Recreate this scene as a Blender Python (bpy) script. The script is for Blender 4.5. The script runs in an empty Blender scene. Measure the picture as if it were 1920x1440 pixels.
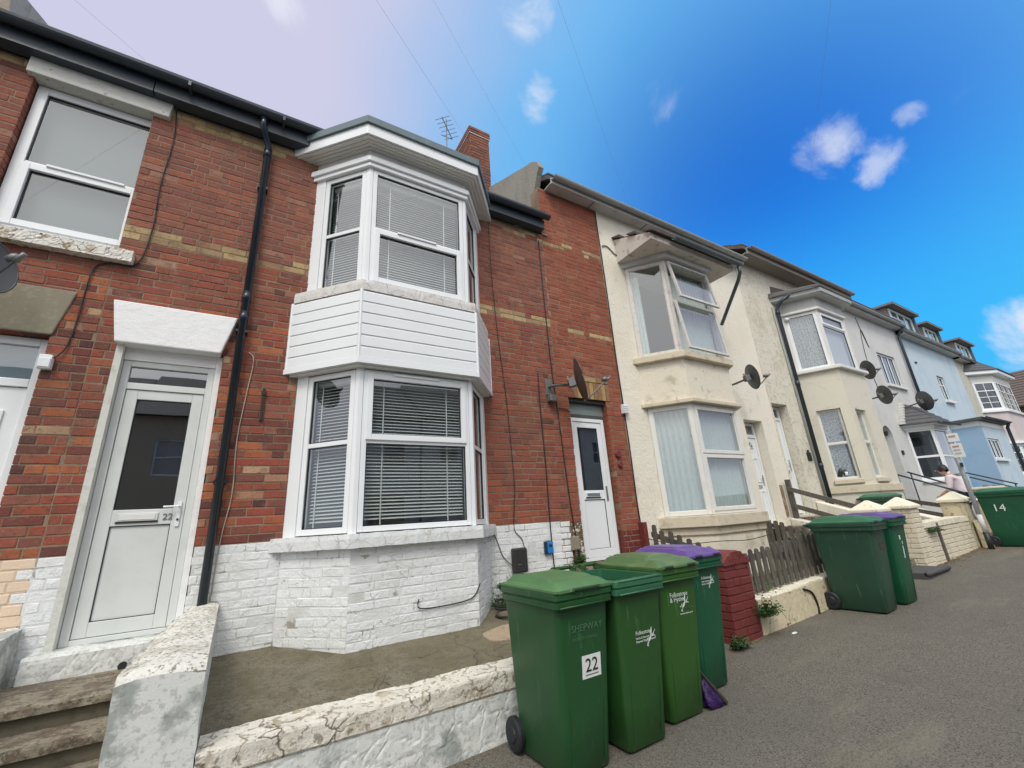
import bpy, math, random
from mathutils import Vector, Matrix, noise
random.seed(7)
S = bpy.context.scene
COL = S.collection
PI = math.pi

# ------------------------------------------------------------------ camera, sky, sun, exposure
cd = bpy.data.cameras.new('camera')
cam = bpy.data.objects.new('camera', cd); COL.objects.link(cam)
cd.sensor_width = 36; cd.lens = 796/1920*36; cd.clip_start = .05; cd.clip_end = 3000
# columns must be the camera's right, up and back axes in world space
ax = Vector((0.85900634, -0.50824663, -0.06159116)); up = Vector((-0.10572386, -0.29381202, 0.9499984)); bk = Vector((-0.50092971, -0.809543, -0.30612018))
m = Matrix.Identity(4)
for i in range(3):
    m[i][0] = ax[i]; m[i][1] = up[i]; m[i][2] = bk[i]
m[0][3], m[1][3], m[2][3] = 0, 0, 1.5
cam.matrix_world = m
S.camera = cam
S.view_settings.view_transform = 'Standard'; S.view_settings.look = 'None'
S.view_settings.exposure = 0.14; S.view_settings.gamma = 1.0
S.view_settings.use_curve_mapping = False

SUN_EL, SUN_AZ = math.radians(52), math.radians(215)     # azimuth clockwise from +Y (the houses' back)
w = bpy.data.worlds.new("World"); S.world = w; w.use_nodes = True
nt = w.node_tree; nt.nodes.clear()
def N(t, **k):
    n = nt.nodes.new(t)
    for a, b in k.items(): setattr(n, a, b)
    return n
def L(a, b): nt.links.new(a, b)
def M2(op, a, b=None, c=None, clamp=False):
    n = N('ShaderNodeMath', operation=op, use_clamp=clamp)
    for i, v in enumerate((a, b, c)):
        if v is None: continue
        if isinstance(v, (int, float)): n.inputs[i].default_value = v
        else: L(v, n.inputs[i])
    return n.outputs[0]
def SM(v, lo, hi):
    n = N('ShaderNodeMapRange', interpolation_type='SMOOTHSTEP'); L(v, n.inputs[0])
    n.inputs[1].default_value = lo; n.inputs[2].default_value = hi
    return n.outputs[0]
def MIX(f, a, b, bt='MIX'):
    n = N('ShaderNodeMix', data_type='RGBA', blend_type=bt)
    for i, v in ((0, f), (6, a), (7, b)):
        if isinstance(v, (int, float)): n.inputs[i].default_value = v
        elif isinstance(v, tuple): n.inputs[i].default_value = (*v, 1)
        else: L(v, n.inputs[i])
    return n.outputs[2]
tc = N('ShaderNodeTexCoord'); D3 = tc.outputs['Generated']
def DOT(v):
    n = N('ShaderNodeVectorMath', operation='DOT_PRODUCT'); L(D3, n.inputs[0]); n.inputs[1].default_value = v
    return n.outputs['Value']
sky = N('ShaderNodeTexSky', sky_type='NISHITA', sun_disc=False)
sky.sun_elevation = SUN_EL; sky.sun_rotation = SUN_AZ
sky.air_density = 1.0; sky.dust_density = 0.3; sky.ozone_density = 2.5
SK = 0.10
base = MIX(1.0, sky.outputs[0], (0.07, 0.92, 2.2), 'MULTIPLY')
def noi(scale, det=6, rough=.55, dist=0):
    n = N('ShaderNodeTexNoise'); L(D3, n.inputs[0]); n.inputs['Scale'].default_value = scale
    n.inputs['Detail'].default_value = det; n.inputs['Roughness'].default_value = rough; n.inputs['Distortion'].default_value = dist
    return n.outputs[0]
# thin bright cloud veil over the left, overhead and the far side of the street; clear blue over the right
BL = Vector((0.80, 0.30, 0.50)).normalized()
v0 = DOT(BL)
v = M2('ADD', v0, M2('MULTIPLY', M2('SUBTRACT', noi(1.6, 4), .5), .22))
sx = N('ShaderNodeSeparateXYZ'); L(D3, sx.inputs[0]); zz = sx.outputs['Z']
v = M2('ADD', v, M2('MULTIPLY', M2('MINIMUM', M2('ADD', sx.outputs['Y'], .06), 0.0), .9))   # the cloud sheet covers the far side of the street
veil = M2('SUBTRACT', 1.0, SM(v, 0.58, 0.90))
sund = Vector((math.sin(SUN_AZ)*math.cos(SUN_EL), math.cos(SUN_AZ)*math.cos(SUN_EL), math.sin(SUN_EL)))
glow = SM(DOT(sund), 0.38, 1.0)
veilc = MIX(glow, (5.6, 5.6, 7.3), (17.0, 16.8, 16.4))
c = MIX(M2('SUBTRACT', 1.0, SM(v0, 0.86, 1.03)), base, (1.35, 4.3, 8.0))
c = MIX(M2('MULTIPLY', M2('SUBTRACT', 1.0, SM(zz, 0.22, 0.60)), .75), c, (.4, 4.8, 8.6))
c = MIX(veil, c, veilc)
# small fair-weather puffs
def cl(dirv, rad, thr, sc, amt):
    global c
    dv = Vector(dirv).normalized()
    a = M2('SUBTRACT', 1.0, SM(M2('ARCCOSINE', DOT(dv)), 0.0, rad))
    nn = noi(sc, 7, .6, .4)
    f = SM(M2('ADD', M2('MULTIPLY', a, 1.0), M2('MULTIPLY', M2('SUBTRACT', nn, .5), 1.9)), thr, thr+.55)
    f = M2('MULTIPLY', f, amt)
    c = MIX(f, c, (7.6, 7.9, 8.7))
cl((.795, .182, .578), .135, .57, 7.0, .66)
cl((.835, .150, .53), .08, .62, 10, .55)
cl((.822, .100, .562), .055, .66, 12, .5)
cl((.401, .481, .78), .11, .68, 8, .6)
cl((-.035, .574, .818), .10, .7, 9, .7)
cl((.334, .387, .86), .13, .72, 8, .6)
cl((.967, .10, .225), .11, .55, 8, .8)
cl((.82, .05, .575), .22, 1.02, 5, .45)
cl((.567, .355, .743), .16, .98, 7, .3)
hz = M2('SUBTRACT', 1.0, SM(zz, 0.0, 0.20))
c = MIX(M2('MULTIPLY', hz, .8), c, (7.4, 8.0, 8.8))
bg = N('ShaderNodeBackground'); L(c, bg.inputs[0]); bg.inputs[1].default_value = SK
ow = N('ShaderNodeOutputWorld'); L(bg.outputs[0], ow.inputs[0])

sl = bpy.data.lights.new('sun', 'SUN'); sl.energy = 1.5; sl.angle = math.radians(18); sl.color = (1, .96, .9)
so = bpy.data.objects.new('sun', sl); COL.objects.link(so)
so.rotation_euler = (PI/2-SUN_EL, 0, PI-SUN_AZ)   # lamp shines away from the sun direction
so.rotation_euler = (-sund).to_track_quat('-Z', 'Y').to_euler()

# ------------------------------------------------------------------ materials
MATS = {}
def mat(name, col=(.5, .5, .5), rough=.8, layers=(), bumps=(), attr=False, metallic=0, spec=.5, cracks=None, coord='P', objvar=0, coat=0):
    """layers: (scale, colour, lo, hi, amount[, stretch]); bumps: (kind, scale, strength[, stretch]); cracks: (scale, width, colour, amount)"""
    if name in MATS: return MATS[name]
    global nt
    mt = bpy.data.materials.new(name); mt.use_nodes = True; nt = mt.node_tree; nt.nodes.clear()
    out = N('ShaderNodeOutputMaterial'); p = N('ShaderNodeBsdfPrincipled'); L(p.outputs[0], out.inputs[0])
    p.inputs['Roughness'].default_value = rough; p.inputs['Metallic'].default_value = metallic
    p.inputs['Specular IOR Level'].default_value = spec
    if coat: p.inputs['Coat Weight'].default_value = coat; p.inputs['Coat Roughness'].default_value = .15
    if coord == 'P': P = N('ShaderNodeNewGeometry').outputs['Position']
    else: P = N('ShaderNodeTexCoord').outputs['Object']
    def st(s):
        if not s: return P
        n = N('ShaderNodeMapping'); L(P, n.inputs[0]); n.inputs['Scale'].default_value = s; return n.outputs[0]
    def nz(scale, s=None, det=5, rg=.6):
        n = N('ShaderNodeTexNoise'); L(st(s), n.inputs[0]); n.inputs['Scale'].default_value = scale
        n.inputs['Detail'].default_value = det; n.inputs['Roughness'].default_value = rg
        return n.outputs[0]
    if attr:
        a = N('ShaderNodeAttribute', attribute_name='Col'); c = a.outputs[0]
    else:
        c = N('ShaderNodeRGB').outputs[0]; c.default_value = (*col, 1)
    if objvar:
        oi = N('ShaderNodeObjectInfo')
        c = MIX(1.0, c, MIX(oi.outputs['Random'], (1-objvar,)*3, (1+objvar,)*3), 'MULTIPLY')
    for ly in layers:
        f = SM(nz(ly[0], ly[5] if len(ly) > 5 else None), ly[2], ly[3])
        c = MIX(M2('MULTIPLY', f, ly[4]), c, ly[1])
    h = None
    if cracks:
        cs, cw, cc, ca = cracks
        wv = N('ShaderNodeTexNoise'); L(P, wv.inputs[0]); wv.inputs['Scale'].default_value = cs*1.7; wv.inputs['Detail'].default_value = 6
        vm = N('ShaderNodeVectorMath', operation='MULTIPLY_ADD'); L(wv.outputs['Color'], vm.inputs[0]); vm.inputs[1].default_value = (.5/cs*1.3,)*3; L(P, vm.inputs[2])
        vo = N('ShaderNodeTexVoronoi', feature='DISTANCE_TO_EDGE'); L(vm.outputs[0], vo.inputs[0]); vo.inputs['Scale'].default_value = cs
        f = M2('SUBTRACT', 1.0, SM(vo.outputs['Distance'], 0.0, cw))
        f = M2('MULTIPLY', f, SM(nz(cs*.6), .42, .6))
        c = MIX(M2('MULTIPLY', f, ca), c, cc)
        h = M2('MULTIPLY', f, -1.0)
    L(c, p.inputs['Base Color'])
    nrm = None
    if h is not None:
        b = N('ShaderNodeBump'); b.inputs['Strength'].default_value = .8; b.inputs['Distance'].default_value = .006; L(h, b.inputs['Height']); nrm = b.outputs[0]
    for bp in bumps:
        kind, sc, stg = bp[:3]; s = bp[3] if len(bp) > 3 else None
        if kind == 'n': hh = nz(sc, s, 6, .65)
        else:
            vo = N('ShaderNodeTexVoronoi'); L(st(s), vo.inputs[0]); vo.inputs['Scale'].default_value = sc; hh = vo.outputs['Distance']
        b = N('ShaderNodeBump'); b.inputs['Strength'].default_value = stg; b.inputs['Distance'].default_value = min(.02, .35/sc)
        L(hh, b.inputs['Height'])
        if nrm is not None: L(nrm, b.inputs['Normal'])
        nrm = b.outputs[0]
    if nrm is not None: L(nrm, p.inputs['Normal'])
    MATS[name] = mt
    return mt
def glass_mat(name, tint, base_refl):
    global nt
    mt = bpy.data.materials.new(name); mt.use_nodes = True; nt = mt.node_tree; nt.nodes.clear()
    out = N('ShaderNodeOutputMaterial'); mx = N('ShaderNodeMixShader'); tr = N('ShaderNodeBsdfTransparent'); gl = N('ShaderNodeBsdfGlossy')
    tr.inputs[0].default_value = (*tint, 1); gl.inputs['Roughness'].default_value = .015; gl.inputs[0].default_value = (.95, .98, 1, 1)
    lw = N('ShaderNodeLayerWeight'); lw.inputs[0].default_value = .5
    f = M2('ADD', M2('MULTIPLY', M2('POWER', lw.outputs['Facing'], 4.0), .9), base_refl)
    nzn = N('ShaderNodeTexNoise'); L(N('ShaderNodeNewGeometry').outputs['Position'], nzn.inputs[0]); nzn.inputs['Scale'].default_value = 1.3
    b = N('ShaderNodeBump'); b.inputs['Strength'].default_value = .05; b.inputs['Distance'].default_value = .02; L(nzn.outputs[0], b.inputs['Height']); L(b.outputs[0], gl.inputs['Normal'])
    L(f, mx.inputs[0]); L(tr.outputs[0], mx.inputs[1]); L(gl.outputs[0], mx.inputs[2]); L(mx.outputs[0], out.inputs[0])
    MATS[name] = mt; return mt
GR = (.10, .085, .06)
brick = mat('brick', rough=.92, attr=True, spec=.2, layers=[(38, (.06, .035, .028), .52, .75, .6), (1.1, (.17, .10, .07), .5, .72, .5), (9, (.15, .08, .055), .48, .72, .55), (5, (.33, .20, .15), .56, .76, .45), (75, (.46, .33, .24), .58, .74, .55)], bumps=[('n', 90, .7), ('n', 25, .5)])
mortar = mat('mortar', (.27, .20, .135), .95, [(1.3, (.16, .11, .075), .42, .62, .8), (6, (.14, .10, .065), .45, .7, .6), (70, (.4, .33, .24), .5, .7, .4)], [('n', 120, .8)])
white_brick = mat('painted_white_brick', (.78, .80, .80), .65, [(2.2, (.60, .61, .58), .45, .72, .6), (14, (.50, .48, .43), .58, .8, .45), (45, (.16, .13, .10), .70, .76, .7)], [('n', 28, .8), ('n', 9, .7)], cracks=(3, .012, (.42, .39, .34), .45))
beige_brick = mat('painted_beige_brick', (.74, .58, .43), .7, [(5, (.6, .45, .33), .5, .8, .5), (60, (.2, .14, .1), .7, .8, .5)], [('n', 45, .7)])
red_brick = mat('painted_red_brick', (.165, .032, .028), .6, [(8, (.11, .02, .02), .45, .7, .7), (50, (.35, .25, .2), .66, .8, .4)], [('n', 50, .7)])
cream_brick = mat('painted_cream_brick', (.70, .64, .50), .7, [(4, (.45, .37, .24), .5, .75, .7), (28, (.10, .07, .04), .6, .75, .6)], [('n', 45, .8)])
moss_brick = mat('mossy_peeled_brick', (.12, .09, .05), .9, [(16, (.70, .66, .56), .52, .56, .9), (11, (.06, .09, .03), .5, .62, .8), (7, (.22, .035, .03), .58, .62, .9)], [('n', 40, .9)])
upvc = mat('white_upvc', (.80, .83, .84), .28, [(3, (.74, .77, .77), .4, .8, .5)], spec=.5)
upvc_w = mat('white_upvc_warm', (.72, .72, .68), .35, [(5, (.58, .57, .5), .5, .8, .5)])
dull = mat('dull_white_frame', (.62, .60, .56), .5, [(9, (.35, .32, .27), .5, .75, .6)], [('n', 40, .3)])
gasket = mat('black_gasket', (.02, .022, .024), .5)
doorw = mat('door_panel_white', (.66, .69, .67), .35, [(4, (.55, .58, .55), .4, .8, .6)])
lintw = mat('lintel_white_paint', (.83, .84, .83), .6, [(8, (.74, .74, .7), .5, .8, .5)], [('n', 60, .5), ('n', 14, .4)])
peel = mat('peeling_white_paint', (.72, .70, .63), .8, [(13, (.42, .33, .22), .55, .62, .8), (7, (.3, .27, .21), .58, .7, .5), (60, (.12, .10, .07), .66, .74, .6)], [('n', 22, .8), ('n', 70, .6)], cracks=(9, .03, (.13, .10, .07), .9))
render_w = mat('weathered_white_render', (.68, .70, .67), .85, [(2.6, (.24, .27, .25), .50, .60, .75), (9, (.70, .71, .68), .5, .6, .6), (34, (.20, .20, .17), .52, .62, .35), (90, (.12, .11, .085), .62, .72, .6)], [('n', 12, .12), ('n', 70, .5)])
render_top = mat('lichened_white_render', (.68, .67, .61), .9, [(5, (.42, .40, .33), .48, .60, .6), (42, (.15, .135, .10), .53, .60, .8), (90, (.80, .80, .74), .60, .66, .6)], [('n', 26, .7), ('n', 80, .8)])
stone_l = mat('grey_stone_lintel', (.26, .235, .17), .95, [(25, (.36, .33, .25), .5, .7, .6), (80, (.15, .13, .09), .58, .72, .6)], [('n', 90, .8)])
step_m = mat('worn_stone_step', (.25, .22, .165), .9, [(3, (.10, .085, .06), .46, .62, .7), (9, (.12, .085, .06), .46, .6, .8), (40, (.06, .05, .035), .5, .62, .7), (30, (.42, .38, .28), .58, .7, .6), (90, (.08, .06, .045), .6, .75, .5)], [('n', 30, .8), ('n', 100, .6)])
conc = mat('mossy_concrete', (.19, .17, .12), .95, [(26, (.085, .072, .048), .50, .62, .6), (80, (.07, .06, .04), .50, .60, .6), (95, (.42, .38, .29), .60, .68, .6), (1.9, (.115, .10, .05), .47, .6, .4), (.8, (.15, .13, .075), .45, .62, .5), (1.6, (.11, .10, .055), .5, .66, .6), (7, (.105, .088, .055), .48, .64, .5), (60, (.34, .30, .22), .6, .75, .5), (140, (.05, .04, .03), .6, .75, .5)], [('n', 20, .8), ('n', 110, .8)], cracks=(1.6, .008, (.05, .04, .03), .9))
asph = mat('asphalt', (.155, .142, .115), .93, [(80, (.050, .047, .041), .48, .60, .85), (110, (.32, .305, .26), .57, .66, .75), (.35, (.10, .097, .085), .4, .65, .35), (3.2, (.075, .07, .06), .5, .75, .3), (.9, (.22, .195, .14), .56, .72, .5, (.5, 2.4, 1)), (.45, (.085, .082, .07), .52, .7, .45), (47, (.45, .44, .38), .74, .78, .7)], [('n', 60, .9), ('n', 150, .6)], spec=.3)
road_m = mat('road_asphalt', (.07, .068, .062), .9, [(1, (.1, .096, .085), .45, .7, .6)], [('n', 150, .8)])
ground_m = mat('earth_ground', (.10, .09, .06), .95, [(2, (.06, .08, .03), .45, .6, .8)], [('n', 20, .6)])
black_pl = mat('black_gutter_plastic', (.030, .045, .060), .36, [(5, (.05, .06, .065), .5, .8, .6), (40, (.12, .12, .11), .68, .78, .4)], [('n', 15, .15)])
navy_pl = mat('downpipe_dark_blue', (.012, .022, .034), .28, [(6, (.03, .04, .05), .5, .8, .6)])
grey_pl = mat('grey_gutter', (.33, .36, .35), .5, [(6, (.2, .2, .18), .5, .75, .6)])
fascia = mat('grey_white_fascia', (.50, .51, .50), .6, [(4, (.36, .36, .33), .45, .75, .7)], [('n', 30, .3)])
slate = mat('roof_slate', (.085, .085, .09), .7, [(8, (.13, .12, .11), .5, .7, .6), (30, (.05, .05, .05), .5, .7, .5)], [('n', 30, .5)])
tile_br = mat('brown_roof_tile', (.115, .09, .078), .85, [(9, (.17, .14, .11), .5, .7, .6), (25, (.05, .045, .04), .5, .75, .6)], [('n', 40, .7)])
lead = mat('grey_cement_render', (.29, .28, .24), .9, [(4, (.22, .2, .17), .45, .7, .7, (1, 1, .3)), (20, (.5, .48, .42), .6, .7, .4)], [('n', 20, .6)])
stucco = mat('cream_stucco', (.80, .76, .65), .9, [(.9, (.72, .65, .50), .5, .75, .6), (2.2, (.46, .42, .30), .60, .78, .5), (5.5, (.30, .27, .19), .64, .78, .4), (22, (.52, .47, .36), .58, .8, .5)], [('n', 20, .7), ('n', 6, .45)], cracks=(1.2, .004, (.4, .35, .25), .4))
stucco_b = mat('cream_bay_stucco', (.72, .67, .55), .9, [(2.4, (.36, .32, .23), .52, .70, .65), (7, (.20, .19, .13), .58, .72, .55), (2, (.74, .68, .52), .5, .7, .7)], [('n', 35, .5), ('n', 9, .5)], cracks=(2.0, .006, (.28, .24, .18), .35))
pebble = mat('pebbledash', (.70, .67, .57), .95, [(16, (.36, .33, .24), .52, .66, .6), (9, (.74, .71, .60), .55, .7, .5), (2, (.46, .42, .31), .45, .7, .6), (60, (.72, .68, .55), .5, .65, .7), (85, (.24, .21, .15), .58, .7, .7)], [('v', 55, 1.0), ('n', 120, .5)])
grey_w = mat('pale_grey_render', (.60, .61, .60), .85, [(1.5, (.5, .5, .47), .45, .7, .6), (12, (.42, .42, .38), .6, .75, .4)], [('n', 25, .5)])
blue_w = mat('pale_blue_render', (.50, .61, .68), .85, [(1.5, (.38, .52, .62), .45, .7, .6)], [('n', 22, .6)])
blue_d = mat('mid_blue_brick_paint', (.32, .46, .61), .8, [(1.5, (.22, .4, .6), .45, .7, .6)], [('n', 22, .5)])
white_w = mat('off_white_render', (.66, .66, .62), .85, [(1.5, (.5, .49, .44), .45, .75, .6)], [('n', 22, .5)])
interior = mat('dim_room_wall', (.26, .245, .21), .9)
net = mat('net_curtain', (.62, .66, .64), .9, [(20, (.5, .54, .52), .45, .7, .5)], [('n', 50, .4)])
lace = mat('lace_curtain', (.40, .42, .44), .9, [(34, (.10, .11, .12), .5, .56, .85), (60, (.62, .64, .66), .6, .66, .7)], [('n', 60, .4)])
curt_d = mat('brown_curtain', (.22, .16, .13), .9, [(10, (.12, .09, .07), .5, .7, .7)])
blind_m = mat('roller_blind_grey', (.15, .17, .185), .8)
slat_m = mat('white_blind_slat', (.84, .83, .79), .45)
glass = glass_mat('window_glass', (.80, .86, .86), .17)
glass_d = glass_mat('door_glass_dark', (.30, .38, .40), .24)
steel = mat('galvanised_steel', (.20, .205, .21), .5, [(9, (.11, .10, .09), .5, .7, .6)], metallic=.4)
chrome = mat('chrome_fitting', (.6, .6, .58), .25, metallic=.9)
dish_m = mat('dish_dark_grey', (.075, .08, .082), .5, [(8, (.12, .115, .11), .5, .7, .5)])
dish_br = mat('dish_brown_face', (.10, .07, .06), .6, [(8, (.16, .10, .08), .5, .7, .5)])
cable_b = mat('black_cable', (.015, .015, .016), .6)
cable_w = mat('grey_white_cable', (.42, .38, .30), .7)
wood_g = mat('weathered_grey_wood', (.11, .098, .08), .9, [(6, (.19, .175, .145), .48, .7, .8, (6, 6, .6)), (30, (.05, .042, .03), .52, .7, .7, (3, 3, .25))], [('n', 30, .8, (4, 4, .4))], objvar=.25)
GREEN = [(.017, .078, .024), (.022, .082, .019), (.009, .088, .040), (.030, .100, .018), (.022, .068, .040)]
def green(i, name, col):
    return mat(name, col, .40, [(14, tuple(min(1, c*1.9+.03) for c in col), .62, .70, .6, (2.2, 2.2, .25)), (30, (.20, .24, .18), .66, .72, .5, (1, 1, .2)), (2.2, tuple(c*.62 for c in col), .42, .7, .6), (6, (.10, .17, .09), .6, .85, .3, (1, 1, .35)), (120, tuple(c*1.5 for c in col), .6, .75, .25)], [('n', 220, .12), ('n', 4, .12)], coord='O', spec=.45)
bin_g = [green(i, 'bin_green_plastic_%s' % 'abcde'[i], c) for i, c in enumerate(GREEN)]
lid_g = [mat('bin_lid_green_faded', (.085, .19, .072), .5, [(6, (.14, .25, .10), .5, .75, .7), (3, (.055, .14, .055), .4, .6, .6)], [('n', 200, .15)], coord='O'),
         mat('bin_lid_green_yellowish', (.085, .15, .058), .40, [(6, (.16, .24, .10), .5, .75, .7)], [('n', 200, .15)], coord='O'),
         mat('bin_lid_green_deep', (.03, .13, .065), .45, [(6, (.06, .17, .09), .5, .75, .6)], [('n', 200, .15)], coord='O')]
lid_p = mat('bin_lid_purple', (.115, .065, .24), .42, [(5, (.2, .11, .42), .5, .75, .6)], [('n', 200, .12)], coord='O')
tyre = mat('black_wheel_rubber', (.012, .014, .018), .55, coord='O')
print_w = mat('white_print', (.68, .74, .70), .6)
print_f = mat('faded_green_print', (.07, .16, .09), .6)
print_k = mat('black_print', (.02, .02, .02), .5)
sticker_m = mat('white_sticker', (.74, .76, .74), .4)
leaf_m = mat('weed_leaf', (.055, .13, .03), .6, objvar=.3, layers=[(12, (.11, .17, .05), .5, .7, .7)])
dry_m = mat('dry_leaf_debris', (.24, .15, .07), .9, [(20, (.12, .08, .04), .5, .7, .7)])
litter_m = mat('white_litter', (.75, .75, .7), .6)

# ------------------------------------------------------------------ mesh helpers
ORG = {}
def org(o): return ORG.get(o.name, Vector((0, 0, 0))) if o else Vector((0, 0, 0))
def shade(o, ang=.65):
    o.data.polygons.foreach_set('use_smooth', [True]*len(o.data.polygons)); o.data.set_sharp_from_angle(angle=ang); return o
def tag(o, label=None, cat=None, group=None, kind=None):
    if label: o['label'] = label
    if cat: o['category'] = cat
    if group: o['group'] = group
    if kind: o['kind'] = kind
    return o
def thing(name, loc, label, cat, group=None, rz=0):
    o = bpy.data.objects.new(name, None); COL.objects.link(o); o.location = loc; o.rotation_euler = (0, 0, rz)
    o.empty_display_size = .1
    ORG[o.name] = Vector(loc)
    return tag(o, label, cat, group)
class MB:
    """collects polygons in world (or a thing's local) coordinates and links them as one mesh object"""
    def __init__(s): s.v = []; s.f = []; s.m = []; s.c = []
    def poly(s, pts, mi=0, col=None):
        n = len(s.v); s.v += [tuple(p) for p in pts]; s.f.append(tuple(range(n, n+len(pts)))); s.m.append(mi)
        if col: s.c += [col]*len(pts)
        return s
    def mesh(s, vs, fs, mi=0):
        n = len(s.v); s.v += [tuple(p) for p in vs]
        for f in fs: s.f.append(tuple(i+n for i in f)); s.m.append(mi)
        return s
    def hexa(s, p, mi=0):   # 8 points: bottom 0-3 ccw, top 4-7
        return s.mesh(p, [(3, 2, 1, 0), (4, 5, 6, 7), (0, 1, 5, 4), (1, 2, 6, 5), (2, 3, 7, 6), (3, 0, 4, 7)], mi)
    def box(s, x0, x1, y0, y1, z0, z1, mi=0):
        return s.hexa([(x0, y0, z0), (x1, y0, z0), (x1, y1, z0), (x0, y1, z0), (x0, y0, z1), (x1, y0, z1), (x1, y1, z1), (x0, y1, z1)], mi)
    def fbox(s, fr, a0, a1, b0, b1, z0, z1, mi=0):   # b outwards from the wall
        P = fr.P
        return s.hexa([P(a0, b1, z0), P(a1, b1, z0), P(a1, b0, z0), P(a0, b0, z0), P(a0, b1, z1), P(a1, b1, z1), P(a1, b0, z1), P(a0, b0, z1)], mi)
    def prism(s, pts, z0, z1, mi=0):
        n = len(pts)
        v = [(p[0], p[1], z0 if not callable(z0) else z0(p)) for p in pts]+[(p[0], p[1], z1 if not callable(z1) else z1(p)) for p in pts]
        return s.mesh(v, [tuple(range(n-1, -1, -1)), tuple(range(n, 2*n))]+[(i, (i+1) % n, n+(i+1) % n, n+i) for i in range(n)], mi)
    def loft(s, rings, cap=True, mi=0, closed=True):
        n = len(rings[0]); v = [p for r in rings for p in r]; f = []
        for k in range(len(rings)-1):
            for i in range(n if closed else n-1):
                j = (i+1) % n; f.append((k*n+i, k*n+j, (k+1)*n+j, (k+1)*n+i))
        if cap: f += [tuple(range(n-1, -1, -1)), tuple(range((len(rings)-1)*n, len(rings)*n))]
        return s.mesh(v, f, mi)
    def tube(s, path, r, n=8, mi=0, cap=True):
        path = [Vector(p) for p in path]; rings = []
        rr = r if isinstance(r, (list, tuple)) else [r]*len(path)
        for i, p in enumerate(path):
            d = (path[min(i+1, len(path)-1)]-path[max(i-1, 0)]).normalized()
            a = d.cross(Vector((0, 0, 1)))
            if a.length < .05: a = d.cross(Vector((0, 1, 0)))
            a.normalize(); b = d.cross(a)
            rings.append([p+(a*math.cos(t)+b*math.sin(t))*rr[i] for t in [2*PI*k/n for k in range(n)]])
        return s.loft(rings, cap, mi)
    def build(s, name, mats, parent=None, smooth=False, kind=None, local=False, label=None, bevel=0):
        me = bpy.data.meshes.new(name); o_ = Vector((0, 0, 0)) if local else org(parent)
        me.from_pydata([(v[0]-o_.x, v[1]-o_.y, v[2]-o_.z) for v in s.v], [], s.f)
        if not isinstance(mats, (list, tuple)): mats = [mats]
        for mm in mats: me.materials.append(mm)
        if len(mats) > 1: me.polygons.foreach_set('material_index', s.m)
        if s.c:
            at = me.color_attributes.new('Col', 'FLOAT_COLOR', 'POINT')
            flat = []
            for cc in s.c: flat += [cc[0], cc[1], cc[2], 1]
            at.data.foreach_set('color', flat)
        if smooth: me.polygons.foreach_set('use_smooth', [True]*len(me.polygons))
        me.validate(); me.update()
        ob = bpy.data.objects.new(name, me); COL.objects.link(ob)
        if parent: ob.parent = parent; ORG[ob.name] = o_
        if kind: ob['kind'] = kind
        if label: ob['label'] = label
        if bevel:
            bm_ = ob.modifiers.new('bevel', 'BEVEL'); bm_.width = bevel; bm_.segments = 2; bm_.limit_method = 'ANGLE'; bm_.angle_limit = .6
            if smooth: pass
        return ob
class Fr:
    def __init__(s, O, u, n=None):
        s.O = Vector(O); s.u = Vector(u).normalized(); s.n = Vector(n).normalized() if n else Vector((s.u.y, -s.u.x, 0))
    def P(s, a, b, z): p = s.O+s.u*a+s.n*b; return (p.x, p.y, z)
FW = Fr((0, 4.8, 0), (1, 0, 0))
def fr2(p, q): return Fr((p[0], p[1], 0), (q[0]-p[0], q[1]-p[1], 0))
def dist(p, q): return math.hypot(q[0]-p[0], q[1]-p[1])
def GZ(x): return .033*x

CAMP = Vector((0, 0, 1.5))
BCACHE = {}
def brick_mesh(ln, ht, dp, var, matl, colr):
    key = (round(ln, 2), ht, dp, var, matl.name, colr)
    if key in BCACHE: return BCACHE[key]
    rnd = random.Random(hash((round(ln, 2), var)) & 0xffff)
    l2 = ln/2; h2 = ht/2; c_ = .004
    j = lambda: rnd.uniform(.001, .009)
    vs = [(-l2, dp, -h2), (l2, dp, -h2), (l2, dp, h2), (-l2, dp, h2)]
    vs += [(-l2, c_, -h2), (l2, c_, -h2), (l2, c_, h2), (-l2, c_, h2)]
    vs += [(-l2+j(), 0, -h2+j()), (l2-j(), 0, -h2+j()), (l2-j(), 0, h2-j()), (-l2+j(), 0, h2-j())]
    fs = [(0, 1, 5, 4), (1, 2, 6, 5), (2, 3, 7, 6), (3, 0, 4, 7), (4, 5, 9, 8), (5, 6, 10, 9), (6, 7, 11, 10), (7, 4, 8, 11), (8, 9, 10, 11)]
    me = bpy.data.meshes.new('brick'); me.from_pydata(vs, [], fs); me.materials.append(matl)
    if colr:
        at = me.color_attributes.new('Col', 'FLOAT_COLOR', 'POINT'); at.data.foreach_set('color', [*colr, 1]*len(vs))
    me.update(); BCACHE[key] = me; return me
REDS = [(.27, .088, .058), (.25, .082, .056), (.29, .092, .060), (.22, .076, .056), (.33, .105, .062), (.26, .105, .074), (.19, .070, .055), (.30, .135, .095), (.24, .090, .066), (.27, .084, .064), (.13, .060, .050), (.38, .23, .16)]
REDW = [9, 9, 7, 7, 4, 6, 4, 3, 7, 8, 2, 1]
REDV = [(.29, .085, .052), (.24, .072, .052), (.36, .115, .058), (.18, .062, .050), (.40, .135, .065), (.27, .105, .074), (.14, .055, .046), (.38, .20, .13), (.22, .08, .062), (.31, .08, .055), (.10, .045, .045), (.46, .30, .19)]
def redv(u, z): return random.choices(REDV, [9, 8, 6, 6, 4, 6, 4, 3, 7, 8, 2, 1.2])[0]
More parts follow.
